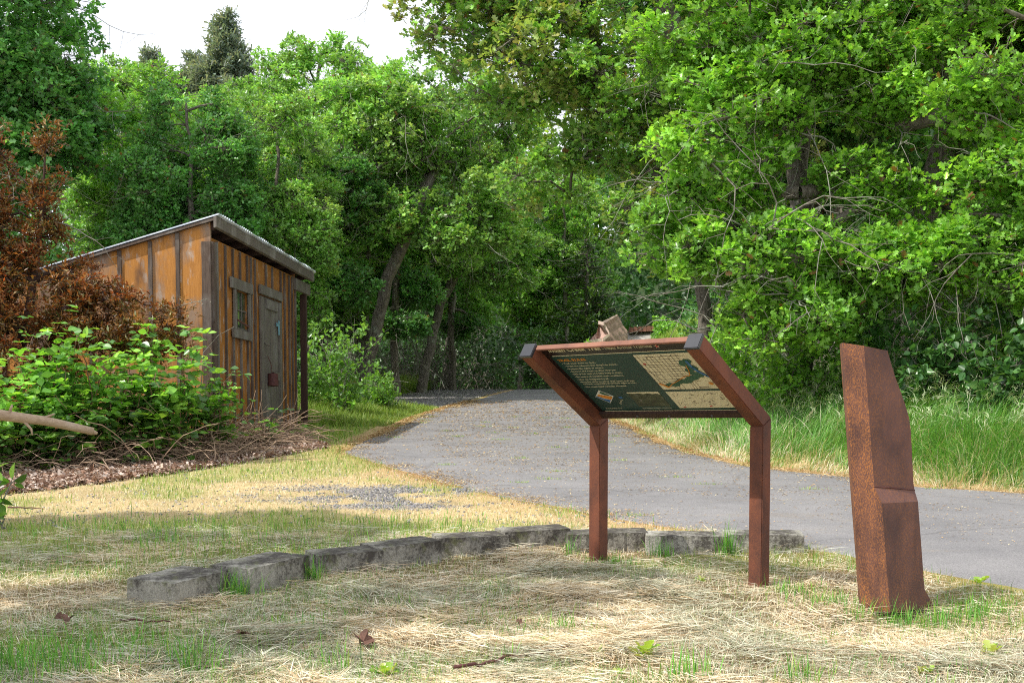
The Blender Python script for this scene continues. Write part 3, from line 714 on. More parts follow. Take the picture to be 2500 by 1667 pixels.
# front wall with window (y .86-1.43, z 1.50-1.98) and door (y 2.08-2.90, z <2.04) openings
q = MB()
def wb(y0, y1, z0, z1): q.box(((-T_/2), (y0+y1)/2, (z0+z1)/2), (T_, y1-y0, z1-z0))
wb(T_, .86, -.1, 2.49); wb(.86, 1.43, -.1, 1.50); wb(.86, 1.43, 1.98, 2.49); wb(1.43, 2.08, -.1, 2.49); wb(2.08, 2.90, 2.04, 2.49); wb(2.90, 3.885, -.1, 2.49)
q.build('front_wall', M_BOARD, shed)
for u_ in (.39, .72, 1.09, 1.45, 1.80, 2.16, 2.52):
    zt = top_z(-u_)-.01; q = MB(); q.box((-u_, -.011, (zt-.1)/2), (.048, .022, zt+.1)); o = q.build('batten', M_BATTEN, shed, .003)
for y_, z0, z1 in [(.20,-.1,2.47),(.52,-.1,2.47),(.82,-.1,1.39),(.82,2.13,2.47),(1.12,-.1,1.39),(1.12,2.13,2.47),(1.42,-.1,1.39),(1.42,2.13,2.47),(1.60,-.1,2.47),(1.78,-.1,2.47),(2.30,2.17,2.47),(2.62,2.17,2.47),(3.06,-.1,2.47),(3.27,-.1,2.47),(3.52,-.1,2.47),(3.70,-.1,2.47),(3.88,-.1,2.47)]:
    q = MB(); q.box((.012, y_, (z0+z1)/2), (.024, .042, z1-z0)); q.build('batten', M_BATTEN, shed, .003)
q = MB(); q.box((-.045, -.016, 1.17), (.11, .032, 2.54)); q.box((.018, .05, 1.17), (.036, .10, 2.54)); q.build('corner_board', M_BATTEN, shed, .003)
q = MB(); q.box((.03, .13, 1.2), (.03, .05, 2.5)); q.build('corner_trim', M_GREYWOOD, shed, .003)
# roof and eaves
def rz(x, y): return 2.735+.279*(x-.10)-.017*max(y, 0)
q = MB(); n_ = 46
for j, yy in enumerate((-.14, 4.74)):
    pass
vs, fs = [], []
ny = 120
for i in range(ny+1):
    y_ = -.055+4.795*i/ny; wv = .014*math.cos(y_*2*math.pi/.076*1.0)
    for x_ in (.12, -3.35): vs.append((x_, y_, rz(x_, y_)+wv+.020))
    for x_ in (.12, -3.35): vs.append((x_, y_, rz(x_, y_)+wv+.004))
for i in range(ny):
    a_ = i*4; b_ = a_+4; fs += [(a_, a_+1, b_+1, b_), (a_+2, b_+2, b_+3, a_+3), (a_, b_, b_+2, a_+2), (a_+1, a_+3, b_+3, b_+1)]
fs += [(0, 2, 3, 1), (ny*4, ny*4+1, ny*4+3, ny*4+2)]
q.add(vs, fs); rf = q.build('roof_sheet', M_ROOF, shed)
def slab(x0, x1, y0, y1, t0, t1, name, mt, bev=.003):
    q = MB(); q.hexa([(x0, y0, rz(x0, y0)-t1), (x1, y0, rz(x1, y0)-t1), (x1, y1, rz(x1, y1)-t1), (x0, y1, rz(x0, y1)-t1), (x0, y0, rz(x0, y0)-t0), (x1, y0, rz(x1, y0)-t0), (x1, y1, rz(x1, y1)-t0), (x0, y1, rz(x0, y1)-t0)]); return q.build(name, mt, shed, bev)
slab(-3.3, .06, -.035, 4.66, .012, .035, 'roof_deck', M_DARKPOST)
slab(-3.3, .06, -.052, -.036, .014, .046, 'rake_board', M_BATTEN)
slab(.062, .10, -.07, 4.72, .006, .135, 'fascia', M_FASCIA)
for y_ in (.0, .62, 1.24, 1.86, 2.48, 3.10, 3.72, 4.34):
    slab(-3.2, .058, y_+.02, y_+.06, .047, .13, 'rafter', M_DARKPOST)
q = MB(); q.box((.012, 4.27, 2.385), (.05, .90, .17)); q.build('porch_beam', M_GREYWOOD, shed, .004)
q = MB(); q.box((-.02, 4.50, 1.14), (.09, .09, 2.32)); q.build('porch_post', M_DARKPOST, shed, .004)
q = MB(); q.box((-2.9, 4.50, .8), (.09, .09, 1.7)); q.build('porch_post', M_DARKPOST, shed, .004)
q = MB(); q.box((-.02, 4.19, .50), (.05, .53, .07)); q.build('porch_rail', M_DARKPOST, shed, .004)
q = MB(); q.box((-.02, 4.58, .17), (.20, .26, .16)); q.build('post_footing', M_CONC, shed, .01)
# window
win = MB(); 
for y_, z_, sy, sz in ((1.12, 2.052, .92, .135), (1.12, 1.44, .80, .11)): win.box((.032, y_, z_), (.03, sy, sz))
for y_ in (.80, 1.47): win.box((.028, y_+(0.03 if y_ < 1 else -.02), 1.74), (.03, .07, .49))
wf = win.build('window', M_GREYWOOD, shed, .004)
q = MB(); q.box((-.026, 1.145, 1.74), (.006, .565, .476)); q.build('pane', M_GLASS, wf)
q = MB()
for y_ in (1.05, 1.24): q.box((-.014, y_, 1.74), (.016, .016, .478))
q.box((-.013, 1.145, 1.75), (.014, .57, .018)); q.box((-.006, 1.145, 1.515), (.03, .56, .022)); q.build('muntin', M_GREYWOOD, wf, .002)
q = MB(); q.prism([(.03, .90, 1.60), (.03, 1.40, 1.55), (.03, 1.40, 1.575), (.03, .90, 1.625)], (.01, 0, 0)); q.build('rust_bar', M_RUST, wf)
# door
dr = MB(); dw = .82/6
for k in range(6): dr.box((-.004+.003*(k % 2), 2.085+dw*(k+.5), .98), (.028, dw-.006, 2.10))
door = dr.build('door', M_GREYWOOD, shed, .003)
tag(door, 'weathered grey plank door')
q = MB(); q.box((.024, 2.02, 1.0), (.03, .12, 2.04)); q.box((.024, 2.95, 1.0), (.03, .10, 2.04)); q.box((.030, 2.48, 2.105), (.036, 1.10, .125)); q.build('door_frame', M_GREYWOOD, shed, .005)
q = MB(); q.box((.023, 2.55, 1.94), (.022, .56, .13)); q.build('door_brace', M_GREYWOOD, door, .004); q = MB(); q.box((.023, 2.74, .98), (.022, .30, .12)); q.build('door_brace', M_GREYWOOD, door, .004)
q = MB(); q.box((.04, 2.84, 1.66), (.012, .05, .20)); q.box((.036, 2.78, 1.70), (.01, .10, .05)); q.build('hinge', M_BLUEPAINT, door, .003)
q = MB(); q.tube([(.03, 2.14, 1.40), (.05, 2.2, 1.39), (.05, 2.30, 1.38)], [.012, .01, .008], 8); q.build('latch', M_GREYWOOD, door)
q = MB(); q.tube([(.075, 2.36, .83), (.075, 2.36, .84), (.075, 2.37, 1.0), (.075, 2.38, 1.012)], [.01, .078, .072, .02], 12); q.tube([(.05, 2.37, 1.0), (.06, 2.35, 1.12), (.03, 2.28, 1.24)], .005, 5); q.build('lock_cover', M_RUST, door, smooth=False)

# ================================================================== HILLSIDE WALL
rw = empty('retaining_wall', tuple(at(1510, 835, 38)-Vector((0, 0, .4))))
tag(rw, 'angular pink concrete retaining wall high on the grassy slope behind the sign', 'wall')
Mi = Matrix.Translation(-Vector(rw.location))
P_ = lambda x, y, Y=38: at(x, y, Y)
q = MB(); q.prism([P_(1462, 788), P_(1478, 782), P_(1507, 767), P_(1512, 776), P_(1520, 793), P_(1531, 806), P_(1531, 850), P_(1462, 850)], (.05, .35, 0)); q.build('upper_wall', M_PINK, rw, M=Mi)
q = MB(); q.prism([P_(1455, 850, 37.3), P_(1458, 806, 37.3), P_(1463, 787, 37.6), P_(1477, 811, 37.3), P_(1488, 817, 37.2), P_(1472, 829, 37.2), P_(1430, 836, 37.4), P_(1426, 850, 37.4)], (.05, .25, 0)); q.build('lower_wall', M_PINK, rw, M=Mi)
q = MB()
for a_, b_ in (((1461, 787), (1474, 790)), ((1474, 790), (1488, 815)), ((1488, 816), (1472, 829)), ((1472, 829), (1430, 836))):
    p0, p1 = P_(*a_, 37.15), P_(*b_, 37.1); q.prism([p0+Vector((0,0,.05)), p1+Vector((0,0,.05)), p1-Vector((0,0,.05)), p0-Vector((0,0,.05))], (.02, .4, .02))
q.prism([P_(1462, 789, 37.9), P_(1480, 780, 37.9), P_(1507, 767, 37.9), P_(1507, 770, 37.9), P_(1481, 786, 37.9), P_(1463, 793, 37.9)], (0, .02, 0))
q.build('coping', M_PINKTOP, rw, M=Mi)
sl = MB(); sl.prism([P_(1480, 850, 37.9), P_(1500, 822, 38.4), P_(1535, 812, 38.8), P_(1620, 806, 38.8), P_(1640, 812, 38.6), P_(1640, 850, 38)], (0, .4, 0)); o = sl.build('stone_ledge', M_SLAB); tag(o, 'pale grey stone ledge right of the pink wall on the slope', 'ledge')
q = MB()
for i in range(7): 
    x0 = 1535+i*11; q.prism([P_(x0, 811-i*.6, 38.5), P_(x0+10.5, 810.5-i*.6, 38.5), P_(x0+10, 799-i*.7, 38.6), P_(x0+3, 798-i*.7, 38.6)], (0, .3, 0))
o = q.build('timber_edging', M_RAIL); tag(o, 'low dark brown timber edging above the pale ledge on the slope', 'edging')

# ================================================================== DEAD LIMB, STICKS, DRY LEAVES
q = MB(); pts = [at(-90, 1000, 7.9), at(-20, 1010, 8.0), at(60, 1021, 8.05), at(110, 1027, 8.1), at(170, 1040, 8.2), at(228, 1053, 8.25)]
q.tube(pts, [.040, .037, .034, .031, .029, .026], 12); q.tube([pts[1]+Vector((.12,0,.02)), pts[1]+Vector((.13,.01,.06))], [.012, .007], 6); q.tube([pts[3]+Vector((.0,0,.02)), pts[3]+Vector((.06,.01,.045))], [.011, .005], 6)
q.tube([pts[2]+Vector((0,-.01,-.02)), pts[2]+Vector((.05,-.02,-.07)), pts[2]+Vector((.06,-.03,-.11))], [.012, .008, .004], 6); q.tube([pts[5]-Vector((.02,0,0)), pts[5]+Vector((.025,0,-.012))], [.024, .010], 7)
q.tube([pts[0], pts[0]+Vector((-.7,.1,.1)), pts[0]+Vector((-1.3,.2,-.2)), pts[0]+Vector((-1.6,.2,-.75))], [.040,.045,.05,.055], 12)
o = q.build('dead_limb', M_LOG, smooth=True); tag(o, 'bare barkless dead limb jutting in from the left edge over the brambles', 'branch')
def stick(p, q_, r, n, label, mt=None):
    P0, P1 = Vector((*p, 0)), Vector((*q_, 0)); pts = []
    for i in range(n+1):
        t = i/n; v_ = P0.lerp(P1, t)+Vector((rnd.gauss(0, .006), rnd.gauss(0, .006), 0)); v_.z = float(gz(v_.x, v_.y))+.035+rnd.uniform(0, .012); pts.append(v_)
    k = MB(); k.tube(pts, [r*(1-.5*i/n) for i in range(n+1)], 7); o = k.build('fallen_stick', mt or M_RUST, smooth=True); tag(o, label, 'stick', 'fallen sticks'); return o
def gp(px, py, h=0):
    r = at(px, py, 1.0); t = (1.09-h)/(.055-r.z); return (t*r.x, t)
stick(gp(1112, 1645), gp(1388, 1586), .007, 14, 'thin reddish brown stick lying on straw at the bottom centre')
stick(gp(290, 1528), gp(410, 1530), .005, 9, 'short dark stick lying in the shaded grass at lower left')
stick(gp(20, 1250), gp(105, 1252), .006, 6, 'dark stick in the shaded grass near the left edge')
def dryleaf(px, py, s, label, seed, catlab='leaf'):
    x, y = gp(px, py); g = random.Random(seed); k = bmesh.new(); n = 22; c0 = k.verts.new((0, 0, .012)); ring = []
    for i in range(n):
        a_ = 2*math.pi*i/n; r = s*(.62+.38*abs(math.sin(a_*2.5))); ring.append(k.verts.new((r*math.cos(a_), r*.8*math.sin(a_), .01+s*.55*abs(math.sin(a_*1.5+seed))*g.uniform(.5, 1.2))))
    for i in range(n): k.faces.new((c0, ring[i], ring[(i+1) % n]))
    me = bpy.data.meshes.new('dry_leaf'); k.to_mesh(me); k.free()
    o = link('dry_leaf', me, M_DRYLEAF); o.location = (x, y, float(gz(x, y))+.03); o.rotation_euler = (g.uniform(-.5, .5), g.uniform(-.5, .5), g.uniform(0, 6)); tag(o, label, catlab, 'dry fallen leaves')
M_DRYLEAF = simple('dry_leaf_brown', (.13,.065,.045), .8, .3, .4, 30, bmp=.4)
dryleaf(885, 1578, .055, 'large curled brown dry leaf in the cut grass at bottom centre', 1)
dryleaf(155, 1527, .05, 'curled brown leaf in the grass near the lower left corner', 2)
dryleaf(590, 1563, .035, 'small flat brown leaf left of the large curled one', 3)
dryleaf(1268, 1530, .02, 'tiny dark leaf scrap between the sticks and the sign post', 4)

# ================================================================== VEGETATION
def gl(x, y): return (x, y, float(gz(x, y))-.03)
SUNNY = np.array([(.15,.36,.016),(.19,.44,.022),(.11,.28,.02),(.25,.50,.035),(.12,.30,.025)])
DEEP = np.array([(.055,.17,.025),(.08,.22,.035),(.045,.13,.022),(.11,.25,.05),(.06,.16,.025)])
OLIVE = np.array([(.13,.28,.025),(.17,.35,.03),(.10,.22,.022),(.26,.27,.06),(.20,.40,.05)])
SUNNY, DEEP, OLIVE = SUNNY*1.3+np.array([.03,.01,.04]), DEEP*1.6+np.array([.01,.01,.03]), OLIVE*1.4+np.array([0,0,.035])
GRP_R = 'oaks on the bank right of the path'; GRP_L = 'trees behind the shed and along the path'; GRP_F = 'trees farther back in the wood'
# --- near oaks, right of the path
tree('oak_tree', 'oak leaning left over the path with long crooked limbs reaching into the sky gap', 'tree', GRP_R, gl(3.9, 18.5), dict(seed=11,
     trunk=[(0,0,0),(-.25,0,1.8),(-.8,-.2,3.4),(-1.5,-.4,5.0),(-2.3,-.5,6.8)],
     ells=[(-2.4,-.6,5.4,2.3,1.6,2.0),(-1.0,-.8,3.7,2.0,1.3,1.0),(-4.6,-.3,6.5,1.3,1.2,1.1),(-5.2,-.3,5.6,.6,.8,.7),(-5.9,-.3,6.7,.9,.9,.6),(-3.6,-.4,4.9,1.3,1.1,1.1),(-2.9,-.9,2.7,1.1,.9,.6),(-1.2,-1.1,2.2,1.3,.8,.55),(-1.5,-.4,7.2,2.2,1.6,1.0)],
     natt=420, per=170, size=.095, rbase=.15, greens=OLIVE, dead=60, clump=.38, voids=.38, deadlen=1.5))
tree('oak_tree', 'thick trunked oak with bright leafy boughs directly behind the map sign', 'tree', GRP_R, gl(3.55, 15.3), dict(seed=12,
     trunk=[(0,0,0),(.05,0,1.6),(-.05,0,3.0),(.15,.1,4.6),(.1,.1,6.4)],
     ells=[(-1.2,-1.0,4.9,1.2,1.0,1.2),(-1.25,-1.3,3.1,1.0,.8,1.0),(-.55,-1.6,1.7,1.25,.7,.45),(-1.6,-1.0,2.0,.5,.5,.4),(.1,-.6,5.9,1.6,1.2,1.0),(.55,-1.3,2.55,.7,.5,.4),(-.3,-1.4,4.1,.9,.7,.6),(-.5,-1.7,1.0,.8,.6,.3),(.5,-1.8,1.5,.6,.5,.3)],
     natt=480, per=220, size=.078, rbase=.16, greens=SUNNY, dead=170, clump=.27, voids=.54, deadlen=1.4))
tree('oak_tree', 'oak with drooping bright boughs above the steel marker', 'tree', GRP_R, gl(5.25, 15.4), dict(seed=13,
     trunk=[(0,0,0),(-.1,0,1.8),(.1,0,3.4),(0,.1,5.0),(.1,.1,6.4)],
     ells=[(-.2,-1.2,4.9,1.2,1.0,1.0),(-.7,-1.5,3.25,.95,.7,.5),(.3,-1.5,2.6,.9,.8,.5),(-1.1,-1.4,2.0,.7,.6,.32),(.1,-1.7,1.35,1.0,.6,.35),(-.7,-1.9,1.25,.8,.5,.3),(.5,-1.2,3.9,.8,.8,.7)],
     natt=450, per=210, size=.078, rbase=.14, greens=SUNNY, dead=150, clump=.27, voids=.53, deadlen=1.4))
tree('oak_tree', 'oak at the right edge filling the top right corner with large bright leaves', 'tree', GRP_R, gl(6.2, 13.4), dict(seed=14,
     trunk=[(0,0,0),(.1,0,1.8),(0,0,3.4),(.1,.1,5.0),(.1,.1,6.0)],
     ells=[(-1.0,-.8,4.3,1.1,.9,.9),(-1.2,-.7,3.1,.8,.7,.55),(-.9,-.9,2.1,.8,.7,.45),(.4,-.3,4.6,1.4,1.2,1.2),(-.5,-.8,1.2,.9,.6,.5),(-1.3,-.6,1.4,.6,.5,.35)],
     natt=370, per=210, size=.078, rbase=.15, greens=SUNNY, dead=40, clump=.30, voids=.40, deadlen=1.2))
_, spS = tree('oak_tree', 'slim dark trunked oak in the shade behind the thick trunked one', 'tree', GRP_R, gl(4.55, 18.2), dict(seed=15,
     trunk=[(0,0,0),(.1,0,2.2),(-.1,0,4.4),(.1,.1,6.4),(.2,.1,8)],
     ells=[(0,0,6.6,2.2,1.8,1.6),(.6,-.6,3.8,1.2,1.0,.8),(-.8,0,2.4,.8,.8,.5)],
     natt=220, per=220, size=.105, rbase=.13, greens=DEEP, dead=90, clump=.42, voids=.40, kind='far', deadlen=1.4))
def again(name, label, cat, group, loc, sp, rotz, sc_, lm=None, bm_=None, crown='crown'):
    return tree(name, label, cat, group, loc, sp, lm, bm_, rotz, sc_, crown)
for x, y, rz_, s_, lb in [(6.9,19.5,1.3,1.05,'shaded oak with many bare grey twigs far right behind the marker'),(5.9,21.5,2.4,1.1,'tall narrow oak deep in the shade right of centre'),(2.9+.6,22.5,4.0,.95,'slender oak at the edge of the path beyond the leaning one'),(8.6,23,5.0,1.2,'dim oak at the far right of the shaded slope')]:
    again('oak_tree', lb, 'tree', GRP_R, gl(x, y), spS, rz_, s_)
# --- generic crowns for the trees farther back
def gen(seed, H, greens, size=.105, natt=310, per=290, rbase=.12, lean=0, dead=110, low=.36, wd=1.0):
    tr = [(0,0,0),(.12*H*.2+lean*.2,0,H*.22),(.1+lean*.5,.1,H*.45),(-.1+lean,.1,H*.7),(.1+lean*1.2,0,H*.92)]
    el = [(lean,0,H*.72,2.2*wd,2.1*wd,H*.24),(lean*.8+.9*wd,-.2,H*.52,1.5*wd,1.5*wd,H*.13),(lean*.6-1.1*wd,-.1,H*.50,1.4*wd,1.5*wd,H*.14),(lean*.5,-.6,H*low,1.6*wd,1.3*wd,H*.07),(lean*.9,-.7,H*.58,1.3*wd,1.0*wd,H*.12),(lean*.5,-.9,H*.26,1.2*wd,.9*wd,H*.05)]
    w_, l_, d_ = tree_meshes(seed=seed, trunk=tr, ells=el, natt=natt, per=per, size=size, kind='far', rbase=rbase, greens=greens, dead=dead, clump=.48, voids=.40, deadlen=1.6)
    return mesh_np('trunk', *w_), leaf_mesh('crown', *l_), mesh_np('dead_branches', *d_)
MIDG = np.array([(.12,.31,.018),(.16,.39,.022),(.09,.24,.018),(.21,.45,.04),(.12,.28,.035)])
MIXG = np.array([(.10,.25,.022),(.14,.33,.027),(.18,.39,.05),(.08,.20,.025),(.24,.38,.08)])
MIDG, MIXG = MIDG*1.5+np.array([.04,.01,.05]), MIXG*1.55+np.array([.035,.01,.055])
G1 = gen(21, 11.0, MIDG); G2 = gen(22, 12.0, MIXG, lean=.6); G3 = gen(23, 10.5, DEEP*1.2, size=.115, low=.42, per=360); G4 = gen(24, 12.5, MIXG*1.1, wd=1.15)
L1 = tree_meshes(seed=31, trunk=[(0,0,0),(.35,0,1.5),(.75,-.1,3.0),(1.3,-.3,4.3),(2.1,-.3,6.0)],
     ells=[(2.2,-.3,6.6,2.2,1.6,1.5),(3.0,-.5,5.2,1.5,1.3,.9),(.7,-.3,6.6,1.7,1.4,1.5),(2.6,-.8,3.9,1.2,1.0,.5),(.4,-.8,4.3,1.2,.9,.6)], natt=280, per=240, size=.10, kind='far', rbase=.15, greens=MIXG, dead=150, clump=.42, voids=.42, deadlen=1.9)
L1 = (mesh_np('trunk', *L1[0]), leaf_mesh('crown', *L1[1]), mesh_np('dead_branches', *L1[2]))
TREES = [
 (-10.7,24.5,G3,.3,1.06,'tallest dark leaved tree at the top left edge with sky showing through'),
 (-8.1,28.0,G1,1.1,.74,'bushy green tree just right of the tall dark one at left'),
 (-10.2,33,G2,2.0,.80,'pale green round topped tree left of the pines'),
 (-6.6,25.5,G3,3.2,.66,'dark glossy tree directly behind the shed roof'),
 (-8.6,37,G4,4.0,.75,'tree below the pines with its top just under them'),
 (-5.5,33.0,G2,1.0,.86,'broad round topped tree rising behind the right end of the shed'),
 (-4.6,38.5,G1,2.6,.95,'tree left of the central sky gap'),
 (-6.5,35.8,G2,2.9,.80,'bushy tree filling the treeline left of the round topped tree'),
 (-4.2,34.5,G2,5.3,.76,'bushy tree filling the treeline right of the round topped tree'),
 (-2.3,42,G2,.9,.92,'tree below the central sky gap over the path'),
 (-4.9,27.0,G2,2.2,.62,'lower oak with grey forked trunk right of the shed porch'),
 (-1.2,47,G1,3.9,.92,'tree closing the end of the path'),
]
for x, y, sp, rz_, s_, lb in TREES: again('oak_tree', lb, 'tree', GRP_L, gl(x, y), sp, rz_, s_)
again('oak_tree', 'crooked oak leaning right across the path with a bare lichened trunk', 'tree', GRP_L, gl(-3.75, 30.5), L1, 0, 1.0)
for x_, y_, rz_, s_, lb_ in [(-4.5,29.0,.4,.72,'thin upright oak stem left of the crooked oak'),(-3.1,33.0,1.9,.78,'thin oak stem between the two leaning oaks'),(-5.3,34.5,3.0,.8,'slim oak in the shade right of the shed roof end'),(-1.9,39.5,4.2,.85,'slim dark oak beside the end of the gravel strip')]:
    again('oak_tree', lb_, 'tree', GRP_L, gl(x_, y_), spS, rz_, s_)
again('oak_tree', 'second leaning oak just beyond the crooked one with a low fork', 'tree', GRP_L, gl(-2.7, 36.5), L1, .5, .9)
BACK = [(-15,33,G2,1.0,.85,'far left tree behind the red bush'),(-13.5,42,G1,2.1,.72,'distant tree between the left trees'),(-6.9,46,G2,.4,.78,'distant tree behind the round topped one'),
 (-3.6,51,G3,5.5,.9,'dim tree in the dark middle of the wood'),(.4,53,G1,1.9,.95,'dim tree straight beyond the crest of the path'),(2.6,52,G2,3.3,.85,'tree on the slope above the pink wall'),(7.2,36,G1,.8,.85,'tree right of the slope clearing'),
 (6.4,31,G3,4.4,.75,'dark low tree right of the pale ledge'),(9.8,42,G4,2.8,.9,'distant tree high on the right slope'),(10.5,30,G2,5.8,.95,'tree behind the shaded oaks on the right slope'),(12.5,24,G3,1.2,1.0,'far right tree behind the corner oak'),(7.4,49,G4,.1,.95,'distant tree above the slope clearing')]
for x, y, sp, rz_, s_, lb in BACK: again('oak_tree', lb, 'tree', GRP_F, gl(x, y), sp, rz_, s_)
YG = np.array([(.22,.38,.03),(.28,.42,.04),(.18,.32,.03)])
yg = gen(41, 15.5, YG, size=.17, natt=150, per=150, dead=0+5)
again('maple_tree', 'bright yellow green tree top glimpsed high behind the oaks', 'tree', GRP_F, gl(2.4, 56), yg, 0, 1.0)
# --- conifers
def conifer(seed, H, R, cols, zlow, dens=1.0, nw=26, size=.34):
    g = np.random.default_rng(seed); A_, B_, ra, rb, P, D, Nn, S, C = [], [], [], [], [], [], [], [], []
    nz_ = 16
    for i in range(nz_): A_.append((0, 0, H*i/nz_)); B_.append((0, 0, H*(i+1)/nz_)); ra.append(.18*(1-i/nz_)+.02); rb.append(.18*(1-(i+1)/nz_)+.02)
    for k in range(nw):
        z = zlow+(H-zlow)*(k+.3)/nw; rr = R*(1-(z-zlow)/(H-zlow))**.75+.15
        for j in range(int(7)):
            if g.random() < .15: continue
            a_ = g.uniform(0, 6.28); L = rr*g.uniform(.55, 1.15); d_ = np.array([math.cos(a_), math.sin(a_), g.uniform(-.1, .35)])
            p0 = np.array([0, 0, z+g.uniform(-.15, .15)]); p1 = p0+d_*L; A_.append(p0); B_.append(p1); ra.append(.03); rb.append(.008)
            m_ = int(max(6, 26*L*dens)); t = g.uniform(.25, 1, m_)
            pp = p0+d_*L*t[:, None]+g.normal(0, .13, (m_, 3)); P.append(pp); D.append(unit(d_*.5+g.normal(size=(m_, 3))*.7)); Nn.append(unit(g.normal(size=(m_, 3))*.4+np.array([0,0,1])))
            S.append(size*g.uniform(.6, 1.2, m_)); C.append(cols[g.integers(0, len(cols), m_)]*g.uniform(.7, 1.3, (m_, 1)))
    w_ = seg_tubes(A_, B_, ra, rb, 6)
    return mesh_np('trunk', *w_), leaf_mesh('needles', np.concatenate(P), np.concatenate(D), np.concatenate(Nn), np.concatenate(S), np.concatenate(C), 'needle'), None
PINE = np.array([(.20,.28,.21),(.25,.33,.27),(.16,.22,.18),(.28,.31,.24)]); FIR = np.array([(.03,.07,.02),(.05,.11,.02),(.02,.05,.015),(.10,.2,.03)])
pn = conifer(5, 18.6, 3.3, PINE, 9, 7, 36, .30)
again('pine_tree', 'tallest grey green pine standing above the treetops', 'tree', 'pines above the treetops', gl(-13.6, 60), pn, 0, .965, crown='needles', bm_=M_PINEBARK)
again('pine_tree', 'shorter thin pine just left of the tallest pine', 'tree', 'pines above the treetops', gl(-15.5, 61), pn, 2.0, .87, crown='needles', bm_=M_PINEBARK)
again('pine_tree', 'half hidden pine top behind the pale round topped tree', 'tree', 'pines above the treetops', gl(-17.6, 61), pn, 4.0, .88, crown='needles', bm_=M_PINEBARK)
fr_ = conifer(6, 5.2, 1.7, FIR, .3, 1.6, 20, .22)
again('fir_tree', 'low dark fir with bright tips left of the pink wall', 'tree', None, gl(2.6, 43), fr_, 0, 1.0, crown='needles')
# --- background wood, one mass
def mass(name, label, n, xs_, ys_, hfun, size, cols, seed):
    g = np.random.default_rng(seed); x = g.uniform(*xs_, n); y = g.uniform(*ys_, n); k = fbm(x*.35, y*.35, seed); h = hfun(x, y)*(.55+.9*k)
    z = gz(x, y)+h*g.uniform(0, 1, n)**.75; P = np.stack([x, y, z], 1)
    c = cols[g.integers(0, len(cols), n)]*g.uniform(.6, 1.3, (n, 1))*(.6+.8*vn(x*1.3, z*1.3, 3))[:, None]
    o = link(name, leaf_mesh(name, P, unit(g.normal(size=(n, 3))), unit(np.array([0,-.4,.7])+g.normal(size=(n, 3))*.5), size*g.uniform(.6, 1.3, n), c, 'far'), M_LEAF); tag(o, label, 'woodland', kind='stuff')
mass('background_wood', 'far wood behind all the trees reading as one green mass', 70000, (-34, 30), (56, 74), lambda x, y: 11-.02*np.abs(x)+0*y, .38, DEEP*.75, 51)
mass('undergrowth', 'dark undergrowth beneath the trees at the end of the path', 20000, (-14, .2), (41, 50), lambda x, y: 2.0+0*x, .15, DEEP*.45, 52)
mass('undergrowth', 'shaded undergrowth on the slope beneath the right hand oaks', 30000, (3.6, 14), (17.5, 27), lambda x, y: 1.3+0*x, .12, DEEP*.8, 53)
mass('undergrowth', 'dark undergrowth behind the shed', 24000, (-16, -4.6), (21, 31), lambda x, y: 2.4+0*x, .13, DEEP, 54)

# --- shrubs
def shrub(name, label, cat, loc, R, H, n, size, cols, kind='oak', seed=1, stems=9, mt=None, zlow=.05, group=None):
    g = np.random.default_rng(seed); root = empty(name, loc); tag(root, label, cat, group)
    A_, B_, ra, rb, P, D = [], [], [], [], [], []; tips = []
    for i in range(stems):
        a_ = g.uniform(0, 6.28); p = np.array([g.normal()*.08, g.normal()*.08, 0]); dd = unit(np.array([math.cos(a_)*.5*R/H, math.sin(a_)*.5*R/H, 1.0])); r = .012
        for k in range(7):
            q_ = p+dd*H*g.uniform(.11, .16); A_.append(p); B_.append(q_); ra.append(r); rb.append(r*.82); r *= .82; tips.append(q_)
            for _ in range(2):
                e_ = unit(dd+g.normal(size=3)*.9); q2 = q_+e_*R*g.uniform(.15, .42); A_.append(q_); B_.append(q2); ra.append(r*.6); rb.append(.003); tips.append(q2)
            p = q_; dd = unit(dd+g.normal(size=3)*.18)
    tips = np.array(tips); tips = tips[tips[:, 2] > zlow]
    link('stems', mesh_np('stems', *seg_tubes(A_, B_, ra, rb, 5)), M_TWIG, root)
    ii = g.integers(0, len(tips), n//6); ctr = np.repeat(tips[ii]+g.normal(size=(n//6, 3))*R*.10, 6, 0); m_ = len(ctr)
    Dd = unit(g.normal(size=(m_, 3))*.8+np.array([0,0,.1])); Nn = unit(np.array([0,-.1,.8])+g.normal(size=(m_, 3))*.4)
    C = cols[g.integers(0, len(cols), m_)]*g.uniform(.7, 1.3, (m_, 1)); S = size*g.uniform(.6, 1.2, m_)
    link('leaves', leaf_mesh('leaves', ctr+Dd*S[:, None]*.2, Dd, Nn, S, C, kind), mt or M_LEAF, root); return root
shrub('oak_shrub', 'leafy bright green shrub between the shed porch and the path', 'shrub', gl(-3.0, 21.5), .85, 1.55, 1700, .09, MIDG*.75, 'oak', 61)
shrub('oak_shrub', 'low green shrub right behind the porch post', 'shrub', gl(-3.75, 21.8), .8, 1.0, 1500, .09, MIDG*.7, 'oak', 62)
shrub('oak_shrub', 'small rounded shrub just left of the tall path grass', 'shrub', gl(-2.5, 24.0), .7, .75, 1300, .09, MIDG*.7, 'oak', 63)
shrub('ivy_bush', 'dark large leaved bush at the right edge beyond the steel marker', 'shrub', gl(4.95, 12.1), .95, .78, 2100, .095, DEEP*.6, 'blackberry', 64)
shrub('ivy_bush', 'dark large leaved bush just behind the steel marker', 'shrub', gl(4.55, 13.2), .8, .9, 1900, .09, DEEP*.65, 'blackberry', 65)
shrub('ivy_bush', 'third dark leafed bush farther up the right bank', 'shrub', gl(5.9, 13.6), .9, 1.1, 1900, .09, DEEP*.65, 'blackberry', 66)
